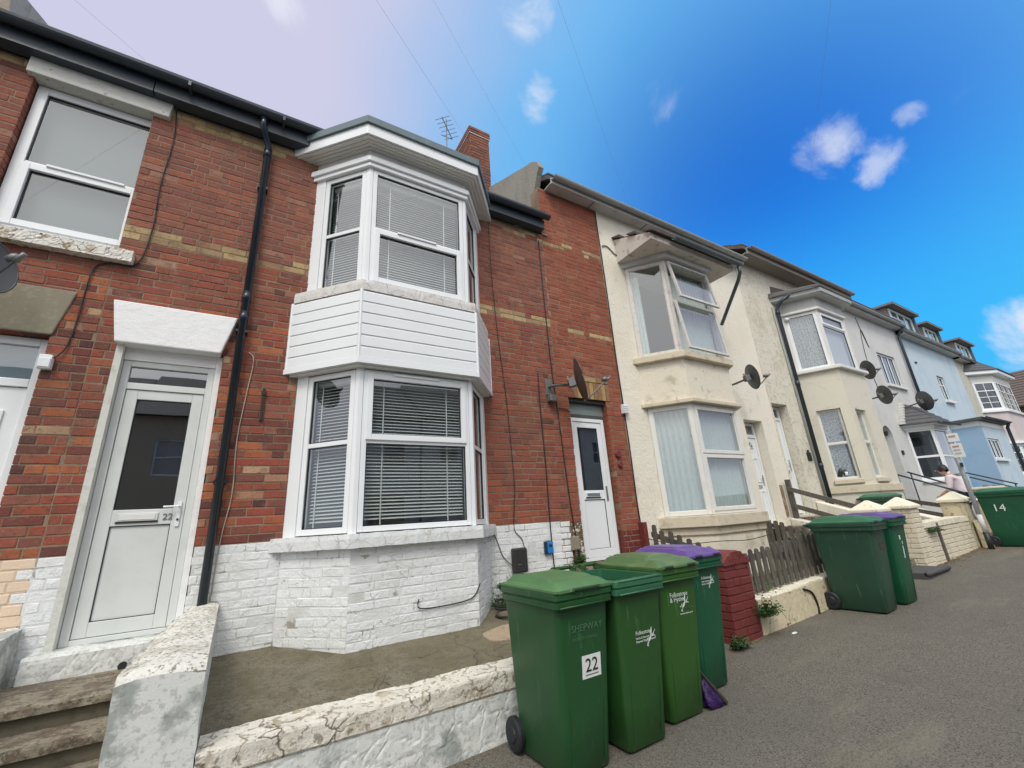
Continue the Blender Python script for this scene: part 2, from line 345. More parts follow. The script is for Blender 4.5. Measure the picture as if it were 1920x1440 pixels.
REDU = [(.27, .105, .075), (.25, .095, .07), (.29, .105, .072), (.23, .09, .07), (.32, .12, .078), (.33, .165, .12), (.20, .082, .065)]  # browner, greyer reds for the upper courses, with haze put into the brick colour
def redu(u, z): return random.choices(REDU, [9, 8, 8, 6, 4, 2.5, 3])[0]
YEL = [(.46, .34, .17), (.40, .29, .15), (.34, .24, .14), (.50, .39, .21), (.33, .19, .11)]
def red(u, z): return random.choices(REDS, REDW)[0]
def bricks(parent, fr, a0, a1, z0, z1, opens=(), pick=red, n_ind=300, name='brick', matl=None, course=.0775, L1=.225, dp=.10, b=0.0, clipf=None, all_stuff=False, hscale=1.0):
    """bond of separate bricks; the n_ind nearest are objects, the rest one stuff mesh. pick(u,z)->colour or None for material colour"""
    matl = matl or brick
    lst = []; row = 0; nrow = int(round((z1-z0)/course)); ch = (z1-z0)/max(1, nrow); ht = ch-.010*hscale
    for r in range(nrow):
        zc = z0+(r+.5)*ch; a = a0-random.choice((.03, .09, .15, .2)) if r % 2 else a0-.0; k = r % 2
        while a < a1-.005:
            ln = L1 if (random.random() < .72) else L1*.5
            s0, s1 = max(a, a0), min(a+ln, a1); a += ln
            segs = [(s0, s1)]
            for (o0, o1, p0, p1) in opens:
                if p0-ch*.45 < zc < p1+ch*.45-ch*.0 and zc > p0 and zc < p1:
                    ns = []
                    for (q0, q1) in segs:
                        if q1 <= o0 or q0 >= o1: ns.append((q0, q1)); continue
                        if q0 < o0: ns.append((q0, o0))
                        if q1 > o1: ns.append((o1, q1))
                    segs = ns
            for (q0, q1) in segs:
                if q1-q0 < .035: continue
                if clipf and not clipf((q0+q1)/2, zc): continue
                lst.append((q0, q1, zc))
    R = fr.u; ang = math.atan2(R.y, R.x)
    for t in range(len(lst)):
        q0, q1, zc = lst[t]; p = Vector(fr.P((q0+q1)/2, b, zc)); lst[t] = ((p-CAMP).length, q0, q1, zc, p)
    lst.sort(key=lambda e: e[0])
    o_ = org(parent); st = MB(); cnt = 0
    for (dd, q0, q1, zc, p) in lst:
        cc = pick((q0+q1)/2, zc)
        mm = matl
        if isinstance(cc, bpy.types.Material): mm = cc; cc = None
        elif cc: cc = cc
        lnb = q1-q0-.007*hscale; var = random.randrange(5)
        off = random.uniform(-.0025, .0025); dz = random.uniform(-.0012, .0012)
        pp = p+fr.n*off+Vector((0, 0, dz))
        me = brick_mesh(round(lnb, 2), round(ht, 4), dp, var, mm, cc)
        if cnt < n_ind and not all_stuff:
            ob = bpy.data.objects.new(name, me); COL.objects.link(ob); ob.parent = parent
            ob.location = pp-o_; ob.rotation_euler = (0, random.uniform(-.004, .004), ang); ob.scale = (lnb/round(lnb, 2), 1, 1); cnt += 1
        else:
            M_ = Matrix.Translation(pp) @ Matrix.Rotation(ang, 4, 'Z')
            n = len(st.v); st.v += [tuple(M_ @ Vector((vv.co.x*lnb/round(lnb, 2), vv.co.y, vv.co.z))) for vv in me.vertices]
            mi = MLIST.setdefault(mm.name, len(MLIST))
            for pl in me.polygons: st.f.append(tuple(i+n for i in pl.vertices)); st.m.append(mi)
            st.c += [cc or (.3, .1, .06)]*len(me.vertices)
    if st.f:
        names = sorted(MLIST, key=lambda k_: MLIST[k_])
        ob = st.build(name, [MATS[k_] for k_ in names], parent, kind='stuff')
MLIST = {}

def wall(parent, fr, a0, a1, z0, z1, opens, matl, thick=.22, b=0.0, name='wall', grow=0.0, label=None):
    mb = MB(); P = fr.P
    ops = [(o[0]-grow, o[1]+grow, o[2]-grow, o[3]+grow) for o in opens]
    us = sorted(set([a0, a1]+[x for o in ops for x in o[:2] if a0 < x < a1])); zs = sorted(set([z0, z1]+[x for o in ops for x in o[2:4] if z0 < x < z1]))
    def solid(i, j):
        if i < 0 or j < 0 or i >= len(us)-1 or j >= len(zs)-1: return False
        u = (us[i]+us[i+1])/2; z = (zs[j]+zs[j+1])/2
        return not any(o[0] < u < o[1] and o[2] < z < o[3] for o in ops)
    for i in range(len(us)-1):
        for j in range(len(zs)-1):
            if not solid(i, j): continue
            u0, u1, w0, w1 = us[i], us[i+1], zs[j], zs[j+1]
            mb.poly([P(u0, b, w0), P(u1, b, w0), P(u1, b, w1), P(u0, b, w1)])
            mb.poly([P(u1, b-thick, w0), P(u0, b-thick, w0), P(u0, b-thick, w1), P(u1, b-thick, w1)])
            if not solid(i-1, j): mb.poly([P(u0, b-thick, w0), P(u0, b, w0), P(u0, b, w1), P(u0, b-thick, w1)])
            if not solid(i+1, j): mb.poly([P(u1, b, w0), P(u1, b-thick, w0), P(u1, b-thick, w1), P(u1, b, w1)])
            if not solid(i, j-1): mb.poly([P(u0, b-thick, w0), P(u1, b-thick, w0), P(u1, b, w0), P(u0, b, w0)])
            if not solid(i, j+1): mb.poly([P(u0, b, w1), P(u1, b, w1), P(u1, b-thick, w1), P(u0, b-thick, w1)])
    return mb.build(name, matl, parent, label=label)

def window(parent, fr, a0, a1, z0, z1, b, fw=.055, trans=(), mull=(), sash=(), m=None, gl=None, dp=.07, cells=None, name='window', tb=.045, bars=None, vent=False, tilt=None, sw=.05):
    """frame ring with transoms (z) and mullions (a); sash: cell indices that have a proud opening frame"""
    m = m or upvc; gl = gl or glass
    mb = MB()
    mb.fbox(fr, a0, a0+fw, b-dp, b, z0, z1); mb.fbox(fr, a1-fw, a1, b-dp, b, z0, z1)
    mb.fbox(fr, a0+fw, a1-fw, b-dp, b, z0, z0+fw); mb.fbox(fr, a0+fw, a1-fw, b-dp, b, z1-fw, z1)
    # stepped outer moulding
    us = [a0+fw]+[x for x in mull for _ in (0, 1)]+[a1-fw]
    cols = []; c0 = a0+fw
    for x in list(mull)+[None]:
        if x is None: cols.append((c0, a1-fw))
        else: cols.append((c0, x-tb/2)); mb.fbox(fr, x-tb/2, x+tb/2, b-dp, b-.003, z0+fw, z1-fw); c0 = x+tb/2
    rows = []; r0 = z0+fw
    for x in list(trans)+[None]:
        if x is None: rows.append((r0, z1-fw))
        else:
            rows.append((r0, x-tb/2)); r0 = x+tb/2
            for (q0, q1) in cols: mb.fbox(fr, q0, q1, b-dp, b-.006, x-tb/2, x+tb/2)
    wf = mb.build(name, m, parent, bevel=.004)
    k = 0
    for (w0, w1) in rows:
        for (q0, q1) in cols:
            if k in sash:
                s = MB(); B = b+.016
                s.fbox(fr, q0-.012, q0+sw, b-.04, B, w0-.012, w1+.012); s.fbox(fr, q1-sw, q1+.012, b-.04, B, w0-.012, w1+.012)
                s.fbox(fr, q0+sw, q1-sw, b-.04, B-.002, w0-.012, w0+sw); s.fbox(fr, q0+sw, q1-sw, b-.04, B-.002, w1-sw, w1+.012)
                s.build('sash', m, wf, bevel=.004)
                g = (q0+sw, q1-sw, w0+sw, w1-sw)
            else: g = (q0, q1, w0, w1)
            gk = MB(); t_ = .008
            for bx in ((g[0], g[0]+t_, g[2], g[3]), (g[1]-t_, g[1], g[2], g[3]), (g[0]+t_, g[1]-t_, g[2], g[2]+t_), (g[0]+t_, g[1]-t_, g[3]-t_, g[3])):
                gk.fbox(fr, bx[0], bx[1], b-.035, b-.014, bx[2], bx[3])
            gk.build('gasket', gasket if m is upvc else m, wf)
            if bars:
                gb = MB(); nx, nz_ = bars[k] if isinstance(bars, dict) and k in bars else (bars if not isinstance(bars, dict) else (1, 1))
                for i in range(1, nx): x = g[0]+(g[1]-g[0])*i/nx; gb.fbox(fr, x-.012, x+.012, b-.028, b-.01, g[2], g[3])
                for i in range(1, nz_): x = g[2]+(g[3]-g[2])*i/nz_; gb.fbox(fr, g[0], g[1], b-.027, b-.011, x-.012, x+.012)
                if gb.f: gb.build('glazing_bar', m, wf)
            p = MB(); P = fr.P; bb = b-.026
            p.poly([P(g[0], bb, g[2]), P(g[1], bb, g[2]), P(g[1], bb, g[3]), P(g[0], bb, g[3])])
            p.build('pane', gl, wf)
            k += 1
    if vent:
        va, vb, vz = vent
        MB().fbox(fr, va, vb, b+.0, b+.03, vz-.012, vz+.012).build('trickle_vent', m, wf, bevel=.003)
    return wf

def pleats(parent, fr, a0, a1, b, z0, z1, matl, name, amp=.02, wl=.09, label=None, cat=None, swag=0, group=None):
    mb = MB(); n = max(8, int((a1-a0)/wl*8)); nz_ = 8; rows = []
    for j in range(nz_+1):
        t = j/nz_; z = z0+(z1-z0)*t
        rows.append([fr.P(a0+(a1-a0)*i/n, b-amp*math.sin(i/n*(a1-a0)/wl*2*PI+.8*noise.noise((a0+i*.13, z*.6, 1)))*(1-.35*t), z+(swag*math.sin(PI*i/n) if j == 0 else 0)) for i in range(n+1)])
    mb.loft(rows, cap=False, closed=False)
    o = mb.build(name, matl, None if cat else parent, smooth=True)
    if cat: tag(o, label, cat, group)
    return o

def rough(mb, ring_fn, t0, t1, nt_, nr, amp=.01, sc=6, seed=0, crack=0, csc=6):
    """sweep of ring_fn(t,s)->point with outward noise"""
    rings = []
    for i in range(nt_+1):
        t = t0+(t1-t0)*i/nt_; pts = [Vector(ring_fn(t, k/nr)) for k in range(nr)]
        cen = sum(pts, Vector())/nr; r = []
        for p in pts:
            d = (p-cen).normalized(); q = p*sc+Vector((seed, seed*.7, 0))
            e = amp*(noise.noise(q)+.5*noise.noise(q*2.7)+.25*noise.noise(q*6.1))
            if crack:
                vd = noise.voronoi(p*csc+Vector((noise.noise(p*csc*1.5), noise.noise(p*csc*1.5+Vector((9, 0, 0))), 0))*.35)[0]
                g = vd[1]-vd[0]
                if g < .07: e -= crack*(1-g/.07)
            r.append(p+d*e)
        rings.append(r)
    mb.loft(rings, cap=True)
    return mb
def text(parent, s, size, M_, matl, name='lettering', ext=.0006, align='LEFT', local=False):
    cu = bpy.data.curves.new('t', 'FONT'); cu.body = s; cu.size = size; cu.extrude = ext; cu.align_x = align; cu.resolution_u = 3
    tmp = bpy.data.objects.new('t', cu); COL.objects.link(tmp)
    dg = bpy.context.evaluated_depsgraph_get(); dg.update()
    me = bpy.data.meshes.new_from_object(tmp.evaluated_get(dg)); bpy.data.objects.remove(tmp)
    off = Vector((0, 0, 0)) if local else org(parent)
    me.transform(Matrix.Translation(-off) @ M_)
    me.materials.clear(); me.materials.append(matl)
    o = bpy.data.objects.new(name, me); COL.objects.link(o); o.parent = parent
    return o
def tmat(P, u, v):   # text plane: x along u, y along v
    u = Vector(u).normalized(); v = Vector(v).normalized(); n = u.cross(v); mm = Matrix.Identity(4)
    for i in range(3): mm[i][0] = u[i]; mm[i][1] = v[i]; mm[i][2] = n[i]; mm[i][3] = P[i]
    return mm
def offs(pts, d):
    """open plan polyline offset outwards; ends stay on the wall line y=4.8"""
    segs = []
    for i in range(len(pts)-1):
        p, q = Vector(pts[i]), Vector(pts[i+1]); u = (q-p).normalized(); n = Vector((u.y, -u.x)); segs.append((p+n*d, u))
    out = []
    p, u = segs[0]; t = (4.8-p.y)/u.y if abs(u.y) > .01 else 0; out.append(p+u*t)
    for (p, u), (q, v_) in zip(segs, segs[1:]):
        den = u.x*v_.y-u.y*v_.x; t = ((q.x-p.x)*v_.y-(q.y-p.y)*v_.x)/den; out.append(p+u*t)
    p, u = segs[-1]; t = (4.8-p.y)/u.y if abs(u.y) > .01 else 0; out.append(p+u*t)
    return [(o.x, o.y) for o in out]
def bay_prism(plan, d, z0, z1, yin=4.82):
    o = offs(plan, d); pts = [(o[0][0], yin)]+o+[(o[-1][0], yin)]
    return MB().prism(pts, z0, z1)
def bay_strip(plan, d0, d1, z0, z1):
    """hollow strip between two offsets"""
    A = offs(plan, d0); B = offs(plan, d1); mb = MB()
    for i in range(len(A)-1):
        mb.hexa([(*B[i], z0), (*B[i+1], z0), (*A[i+1], z0), (*A[i], z0), (*B[i], z1), (*B[i+1], z1), (*A[i+1], z1), (*A[i], z1)])
    return mb

# ------------------------------------------------------------------ the ground
def slab(name, x0, x1, y0, y1, dz, m, dep=.0, n=1, label=None):
    mb = MB(); f = lambda x: GZ(x)+dz
    if dep: mb.hexa([(x0, y0, f(x0)-dep), (x1, y0, f(x1)-dep), (x1, y1, f(x1)-dep), (x0, y1, f(x0)-dep), (x0, y0, f(x0)), (x1, y0, f(x1)), (x1, y1, f(x1)), (x0, y1, f(x0))])
    else: mb.poly([(x0, y0, f(x0)), (x1, y0, f(x1)), (x1, y1, f(x1)), (x0, y1, f(x0))])
    o = mb.build(name, m); o['kind'] = 'structure'; return o
slab('ground', -120, 400, -150, 150, -.13, ground_m)
slab('road', -120, 400, -5.6, .55, -.12, road_m)
slab('pavement', -60, 120, .70, 4.9, 0, asph, .1)
slab('pavement', -60, 120, -7.4, -5.75, 0, asph, .1)
for (ya, yb) in ((.55, .697), (-5.747, -5.6)):
    root = None; kr = thing('kerb', (0, ya, 0), None, None); kr['kind'] = 'structure'
    for i in range(26):
        x = -6+i*.92; mb = MB(); f = GZ
        mb.hexa([(x, ya, f(x)-.14), (x+.905, ya, f(x+.905)-.14), (x+.905, yb, f(x+.905)-.14), (x, yb, f(x)-.14), (x, ya, f(x)+.004), (x+.905, ya, f(x+.905)+.004), (x+.905, yb, f(x+.905)+.004), (x, yb, f(x)+.004)])
        mb.build('kerb_stone', step_m, kr, bevel=.008)

# ------------------------------------------------------------------ brick house with the white bay (and its two brick neighbours)
def hollow(parent, x0, x1, ybk, zt, y0=5.02, m=None, zg=-.1):
    """party walls, back wall and dim rooms"""
    mb = MB(); t = .1
    mb.box(x0+.01, x0+t, y0+.0, ybk, zg, zt); mb.box(x1-t, x1-.01, y0+.0, ybk, zg, zt); mb.box(x0+t, x1-t, ybk-.2, ybk, zg, zt)
    mb.build('side_wall', m or lead, parent)
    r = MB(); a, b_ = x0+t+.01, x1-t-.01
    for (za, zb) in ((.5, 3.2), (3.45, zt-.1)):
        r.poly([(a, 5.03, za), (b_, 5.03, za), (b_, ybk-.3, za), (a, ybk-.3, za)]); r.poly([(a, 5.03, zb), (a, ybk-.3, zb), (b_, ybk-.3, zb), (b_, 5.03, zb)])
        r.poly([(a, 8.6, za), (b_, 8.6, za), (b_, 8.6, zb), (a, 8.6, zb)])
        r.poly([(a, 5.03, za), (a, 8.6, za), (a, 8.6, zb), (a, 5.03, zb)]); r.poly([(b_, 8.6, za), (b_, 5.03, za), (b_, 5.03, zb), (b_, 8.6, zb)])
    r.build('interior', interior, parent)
def gable_roof(parent, x0, x1, ze, ye, zr, yr, yb, m=slate, name='roof'):
    th = .09
    pts = [(ye, ze), (yr, zr), (yb, ze), (yb, ze-th), (yr, zr-th*1.2), (ye, ze-th)]
    MB().loft([[(x0, p[0], p[1]) for p in pts], [(x1, p[0], p[1]) for p in pts]]).build(name, m, parent)
    # slates of the front slope
    mb = MB(); n = int(math.hypot(yr-ye, zr-ze)/.3)
    for i in range(n):
        t0, t1 = i/n, (i+1)/n; a = (ye+(yr-ye)*t0, ze+(zr-ze)*t0); b = (ye+(yr-ye)*t1, ze+(zr-ze)*t1)
        mb.hexa([(x0, a[0]-.01, a[1]+.002), (x1, a[0]-.01, a[1]+.002), (x1, b[0], b[1]+.002), (x0, b[0], b[1]+.002), (x0, a[0]-.01, a[1]+.035), (x1, a[0]-.01, a[1]+.035), (x1, b[0], b[1]+.012), (x0, b[0], b[1]+.012)])
    mb.build('slate_course', m, parent, kind='stuff')
def gutter(parent, x0, x1, y, z, r, m, name='gutter'):
    mb = MB(); n = 8; A = []
    for k in range(n+1): t = PI*k/n; A.append((y-r*math.cos(t), z-r*math.sin(t)))
    A += [(y+r-.006, z), *[(y+(r-.006)*math.cos(PI*k/n), z-(r-.006)*math.sin(PI*k/n)) for k in range(1, n)], (y-r+.006, z)]
    mb.loft([[(x0, *p) for p in A], [(x1, *p) for p in A]])
    return mb.build(name, m, parent, smooth=False)
def brackets(parent, xs, y, z, m):
    for x in xs: MB().box(x-.012, x+.012, y-.075, y+.07, z-.085, z-.03).build('gutter_bracket', m, parent)

HB = thing('brick_house', (1.2, 4.8, .6), 'red brick terraced house with white two-storey bay window and white half-glazed door', 'house')
HA = thing('brick_house', (-2.4, 4.8, .6), 'red brick house at the left edge with grey stone lintel over its door', 'house')
HC = thing('brick_house', (4.4, 4.8, .3), 'narrow red brick house front between white bay and cream house, yellow brick door lintel', 'house')
dB = (-1.17, -.38, .64, 3.24); bayo1 = (.42, 2.40, 1.40, 3.16); bayo2 = (.42, 2.40, 4.02, 5.80)
opB = [dB, bayo1, bayo2]
wall(HB, FW, -1.33, 3.75, .2, 6.05, opB, mortar, b=-.004, grow=.010)
paint_back = mat('painted_joint', (.70, .72, .71), .8, [(3, (.52, .52, .48), .45, .68, .7), (8, (.25, .22, .17), .56, .64, .75)], [('n', 40, .7)])
for (xa_, xb_) in ((-1.345, -1.178), (-.372, 3.58)): wall(HB, FW, xa_, xb_, .2, 1.452, [], paint_back, b=-.0022, thick=.02, name='painted_joints', grow=.008)
def pickB(u, z):
    if z < 1.455: return white_brick
    if 4.30 < z < 4.40: return random.choice(YEL)
    if 4.40 <= z < 4.47 and random.random() < .8: return random.choice(YEL)
    if z > 5.88 and random.random() < .8: return random.choice(YEL)
    c = redv(u, z) if z < 3.3+.5*random.random() else (redu(u, z) if z > 4.4 else red(u, z))
    if u > 2.4 and z < 4.6: c = random.choices(REDS, [9, 9, 9, 4, 9, 3, 1, 2, 4, 8, 1, 0])[0]
    return c
bayblk = (.32, 2.5, .2, 6.2)
bricks(HB, FW, -1.33, 3.75, .215, 1.455, [(-1.17, -.38, .1, 3.24), (.30, 2.50, 0, 3.2)], lambda u, z: white_brick, 300, 'painted_brick')
bricks(HB, FW, -1.33, 3.75, 1.455, 6.03, [(-1.17, -.38, 1.4, 3.24), (.30, 2.50, 1.0, 3.3), (.22, 2.57, 3.0, 4.0), (.33, 2.49, 3.9, 6.2)], pickB, 300)
# neighbour on the left
w1 = (-2.22, -1.225, 4.19, 5.86); dA = (-2.45, -1.615, .9, 3.24)
wall(HA, FW, -3.9, -1.33, .2, 6.05, [w1, dA], mortar, b=-.004, grow=.010)
bj = mat('beige_joint', (.62, .49, .36), .8, [(12, (.4, .3, .2), .55, .75, .5)], [('n', 40, .7)])
for (xa_, xb_) in ((-3.9, -2.46), (-1.605, -1.35)): wall(HA, FW, xa_, xb_, .2, 1.452, [], bj, b=-.0035, thick=.02, name='painted_joints', grow=.008)
def pickA(u, z):
    if z < 1.455: return white_brick if u > -1.38 else beige_brick
    if 4.30 < z < 4.47 or z > 5.90: return random.choice(YEL) if u > -2.25 or random.random() < .35 else red(u, z)
    return redv(u, z) if z < 3.6+.5*random.random() else redu(u, z)
bricks(HA, FW, -3.9, -1.33, .215, 1.455, [(-2.45, -1.615, .1, 3.24)], pickA, 150, 'painted_brick')
bricks(HA, FW, -3.9, -1.33, 1.455, 6.03, [w1, dA], pickA, 300)
# right-hand narrow house
dC = (3.96, 4.70, .9, 3.21)
wall(HC, FW, 3.75, 5.06, .1, 7.05, [dC], mortar, b=-.004, grow=.010)
def pickC(u, z):
    if z < 1.45 and u < 4.0: return moss_brick
    if z < 1.30: return red_brick
    if 4.30 < z < 4.42 and random.random() < .7: return random.choice(YEL)
    if 5.90 < z < 6.02 and random.random() < .6: return random.choice(YEL)
    return random.choices([(.31, .092, .055), (.29, .086, .053), (.33, .10, .057), (.26, .08, .052), (.34, .13, .08)], [5, 5, 4, 2, 1])[0]
bricks(HC, FW, 3.75, 5.06, .1, 7.03, [dC, (4.05, 4.80, 3.2, 3.585)], pickC, 300)
# soldier bricks of the lintel
for i in range(9):
    x = 4.055+i*.083; MB().box(x, x+.074, 4.79, 4.86, 3.22, 3.49).build('lintel_brick', mat('ochre_brick_%d' % (i % 3), random.choice([(.40, .27, .12), (.33, .22, .10), (.27, .15, .07)]), .9, [(14, (.16, .11, .06), .5, .75, .8)], [('n', 50, .8)]), HC, bevel=.004)
for i in range(3):
    x = 4.055+i*.248; MB().box(x, x+.238, 4.79, 4.86, 3.505, 3.575).build('lintel_brick', MATS['ochre_brick_%d' % i], HC, bevel=.004)
MB().box(3.97, 4.69, 4.83, 4.95, 3.165, 3.215).build('lintel_beam', mat('dark_old_timber', (.04, .04, .038), .9), HC)
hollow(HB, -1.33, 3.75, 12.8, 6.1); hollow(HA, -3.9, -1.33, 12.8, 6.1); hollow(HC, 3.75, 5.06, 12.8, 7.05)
gable_roof(HB, -1.33, 3.72, 6.30, 4.6, 8.75, 8.8, 13.0); gable_roof(HA, -3.9, -1.33, 6.30, 4.6, 8.75, 8.8, 13.0)
# lintels, sills
def trap(xa0, xa1, xb0, xb1, z0, z1, y0, y1):
    return MB().hexa([(xa0, y0, z0), (xa1, y0, z0), (xa1, y1, z0), (xa0, y1, z0), (xb0, y0, z1), (xb1, y0, z1), (xb1, y1, z1), (xb0, y1, z1)])
trap(-1.19, -.40, -1.26, -.30, 3.235, 3.64, 4.735, 4.93).build('lintel', lintw, HB, bevel=.012)
trap(-2.45, -1.60, -2.52, -1.515, 3.245, 3.675, 4.785, 4.93).build('lintel', stone_l, HA, bevel=.01)
trap(-2.27, -1.19, -2.27, -1.17, 5.865, 6.15, 4.74, 4.93).build('lintel', mat('flaking_lintel_paint', (.62, .63, .58), .8, [(16, (.25, .2, .14), .62, .68, .8), (3, (.5, .5, .44), .5, .7, .6)], [('n', 40, .8)]), HA, bevel=.008)
def rect_ring(y0, y1, z0, z1, nr):
    per = [(y0, z0), (y0, z1), (y1, z1), (y1, z0)]; ls = [dist(per[i], per[(i+1) % 4]) for i in range(4)]; T = sum(ls)
    def f(s):
        d = s*T
        for i in range(4):
            if d <= ls[i] or i == 3:
                a, b = per[i], per[(i+1) % 4]; q = min(1, d/ls[i]); return (a[0]+(b[0]-a[0])*q, a[1]+(b[1]-a[1])*q)
            d -= ls[i]
    return f
def rough_box(x0, x1, y0, y1, z0, z1, nx, nr, amp, sc, crack=0, csc=8, seed=0):
    rr = rect_ring(y0, y1, z0, z1, nr)
    return rough(MB(), lambda t, s: (t, *rr(s)), x0, x1, nx, nr, amp, sc, seed, crack, csc)
rough_box(-2.36, -1.20, 4.715, 4.90, 4.035, 4.155, 90, 40, .006, 12, .008, 14).build('sill', peel, HA)
MB().box(-2.2, -1.24, 4.80, 4.86, 4.157, 4.185).build('sub_sill', upvc, HA)

# fascia and gutters of the brick terrace
for (p_, x0, x1) in ((HA, -3.9, -1.34), (HB, -1.33, 3.70)):
    MB().box(x0, x1, 4.64, 4.78, 6.045, 6.20).build('fascia', black_pl, p_)
    gutter(p_, x0, x1+.06 if p_ is HB else x1+.01, 4.575, 6.245, .062, black_pl)
    brackets(p_, [x0+.3+.9*i for i in range(int((x1-x0)/.9)) if not (.1 < x0+.3+.9*i < 2.7)], 4.575, 6.24, black_pl)

# --- windows and doors of the two houses
wfA = window(HA, FW, w1[0]+.008, w1[1]-.008, 4.192, 5.855, -.075, .08, trans=(4.945,), sash=(0,), m=upvc, vent=(-1.98, -1.42, 4.945))
rb = MB().box(-2.16, -1.28, 4.985, 4.99, 4.25, 5.82).build('roller_blind', blind_m); tag(rb, 'plain grey blind drawn behind the upstairs window at top left', 'blind')

def door_halfglazed(parent, x0, x1, z0, z1, y, zfan=None, number=None, m=doorw, handle_right=True, gl=None, lever=True, fanm=None):
    d = MB(); f = .055
    d.box(x0, x0+f, y, y+.07, z0, z1); d.box(x1-f, x1, y, y+.07, z0, z1); d.box(x0+f, x1-f, y, y+.07, z1-f, z1); d.box(x0+f, x1-f, y+.002, y+.07, z0, z0+.04)
    zt = z1-f
    if zfan: d.box(x0+f, x1-f, y, y+.07, zfan-.03, zfan+.03); zt = zfan-.03
    fr_ = d.build('door_frame', m, parent, bevel=.004)
    a0, a1, b0, b1 = x0+f+.004, x1-f-.004, z0+.044, zt-.004
    lf = MB(); s = .085; mid = (b0+b1)/2-.12; Y = y+.012
    lf.box(a0, a0+s, Y, Y+.05, b0, b1); lf.box(a1-s, a1, Y, Y+.05, b0, b1); lf.box(a0+s, a1-s, Y+.001, Y+.05, b0, b0+s+.02); lf.box(a0+s, a1-s, Y+.001, Y+.05, b1-s, b1); lf.box(a0+s, a1-s, Y+.001, Y+.05, mid-.065, mid+.065)
    leaf = lf.build('door', m, parent, bevel=.004)
    MB().box(a0+s, a1-s, Y+.018, Y+.03, b0+s+.02, mid-.065).build('panel', m, leaf)
    g = MB(); t_ = .006
    for (p0, p1, q0, q1) in ((b0+s+.02, mid-.065, 0, 0), (mid+.065, b1-s, 0, 0)):
        for bx in ((a0+s, a0+s+t_, p0, p1), (a1-s-t_, a1-s, p0, p1), (a0+s, a1-s, p0, p0+t_), (a0+s, a1-s, p1-t_, p1)): g.box(bx[0], bx[1], Y+.008, Y+.0175, bx[2], bx[3])
    g.build('gasket', gasket, leaf)
    MB().poly([(a0+s, Y+.02, mid+.065), (a1-s, Y+.02, mid+.065), (a1-s, Y+.02, b1-s), (a0+s, Y+.02, b1-s)]).build('pane', gl or glass_d, leaf)
    if zfan: MB().poly([(x0+f, y+.03, zfan+.03), (x1-f, y+.03, zfan+.03), (x1-f, y+.03, z1-f), (x0+f, y+.03, z1-f)]).build('pane', fanm or glass_d, leaf)
    cx = (a0+a1)/2-.03
    MB().box(cx-.135, cx+.135, Y-.012, Y+.0, mid-.03, mid+.035).build('letterbox', m, leaf, bevel=.003)
    MB().box(cx-.12, cx+.12, Y-.016, Y-.0125, mid-.02, mid+.025).build('letterbox_flap', chrome if not lever else upvc_w, leaf, bevel=.002)
    MB().box(cx-.14, cx+.14, Y-.008, Y-.001, mid-.045, mid-.032).build('letterbox_gasket', gasket, leaf)
    hx = a1-.04 if handle_right else a0+.04
    h = MB().box(hx-.014, hx+.014, Y-.012, Y-.0005, mid-.09, mid+.12)
    if lever: h.tube([(hx, Y-.01, mid+.08), (hx, Y-.045, mid+.08), (hx-.11, Y-.048, mid+.078)], .009)
    h.build('handle', upvc if lever else steel, leaf, bevel=.002)
    MB().tube([(hx, Y-.02, mid-.03), (hx, Y-.0, mid-.03)], .009, 10).build('keyhole', gasket, leaf)
    if number:
        text(leaf, number, .075, tmat((a1-s-.105+.04, Y-.004, mid-.028), (1, 0, 0), (0, 0, 1)), steel, 'door_number', .002)
    return leaf
door_halfglazed(HB, -1.125, -.435, .80, 3.12, 4.885, 2.88, '22'); MB().box(-1.125, -.435, 4.87, 4.95, 3.121, 3.234).build('door_lining', lintw, HB)
MB().box(-1.178, -1.128, 4.797, 4.95, .70, 3.235).build('door_lining', MATS['frieze_paint_w'] if 'frieze_paint_w' in MATS else mat('worn_reveal_paint', (.62, .63, .58), .7, [(7, (.4, .38, .32), .55, .72, .6)], [('n', 30, .5)]), HB); MB().box(-.432, -.384, 4.86, 4.95, .80, 3.235).build('door_lining', lintw, HB)
# left neighbour's panelled door
d = MB(); d.box(-2.44, -2.38, 4.90, 4.97, .9, 3.235); d.box(-1.685, -1.62, 4.90, 4.97, .9, 3.235); d.box(-2.38, -1.685, 4.90, 4.97, 3.165, 3.235); d.box(-2.38, -1.685, 4.90, 4.97, 2.80, 2.87)
d.build('door_frame', upvc, HA, bevel=.005)
lf = MB().box(-2.375, -1.69, 4.92, 4.965, .92, 2.795).build('door', upvc, HA)
for (z0, z1) in ((2.05, 2.6), (1.1, 1.9)):
    for (xa, xb) in ((-2.28, -2.07), (-1.99, -1.78)):
        p = MB().box(xa, xb, 4.905, 4.9195, z0, z1); p.box(xa+.03, xb-.03, 4.897, 4.9045, z0+.03, z1-.03); p.build('panel', upvc, lf, bevel=.004)
MB().poly([(-2.38, 4.93, 2.87), (-1.685, 4.93, 2.87), (-1.685, 4.93, 3.165), (-2.38, 4.93, 3.165)]).build('pane', glass, lf)
t_ = MB().box(-2.38, -1.685, 4.99, 4.995, 2.87, 3.165).build('fanlight_film', mat('blue_grey_film', (.13, .2, .25), .5), HA)
# right-hand door
door_halfglazed(HC, 3.99, 4.67, .9, 2.93, 4.885, None, None, upvc, True, glass_d, False)
fb = MB().box(3.965, 4.695, 4.90, 4.95, 2.99, 3.16); fb.build('fanlight_board', mat('dusty_grey_glass', (.20, .24, .22), .35, [(6, (.12, .14, .13), .5, .7, .7)]), HC)
MB().box(3.965, 4.695, 4.885, 4.95, 2.935, 2.985).build('transom', mat('dirty_dark_wood', (.07, .075, .07), .8), HC)
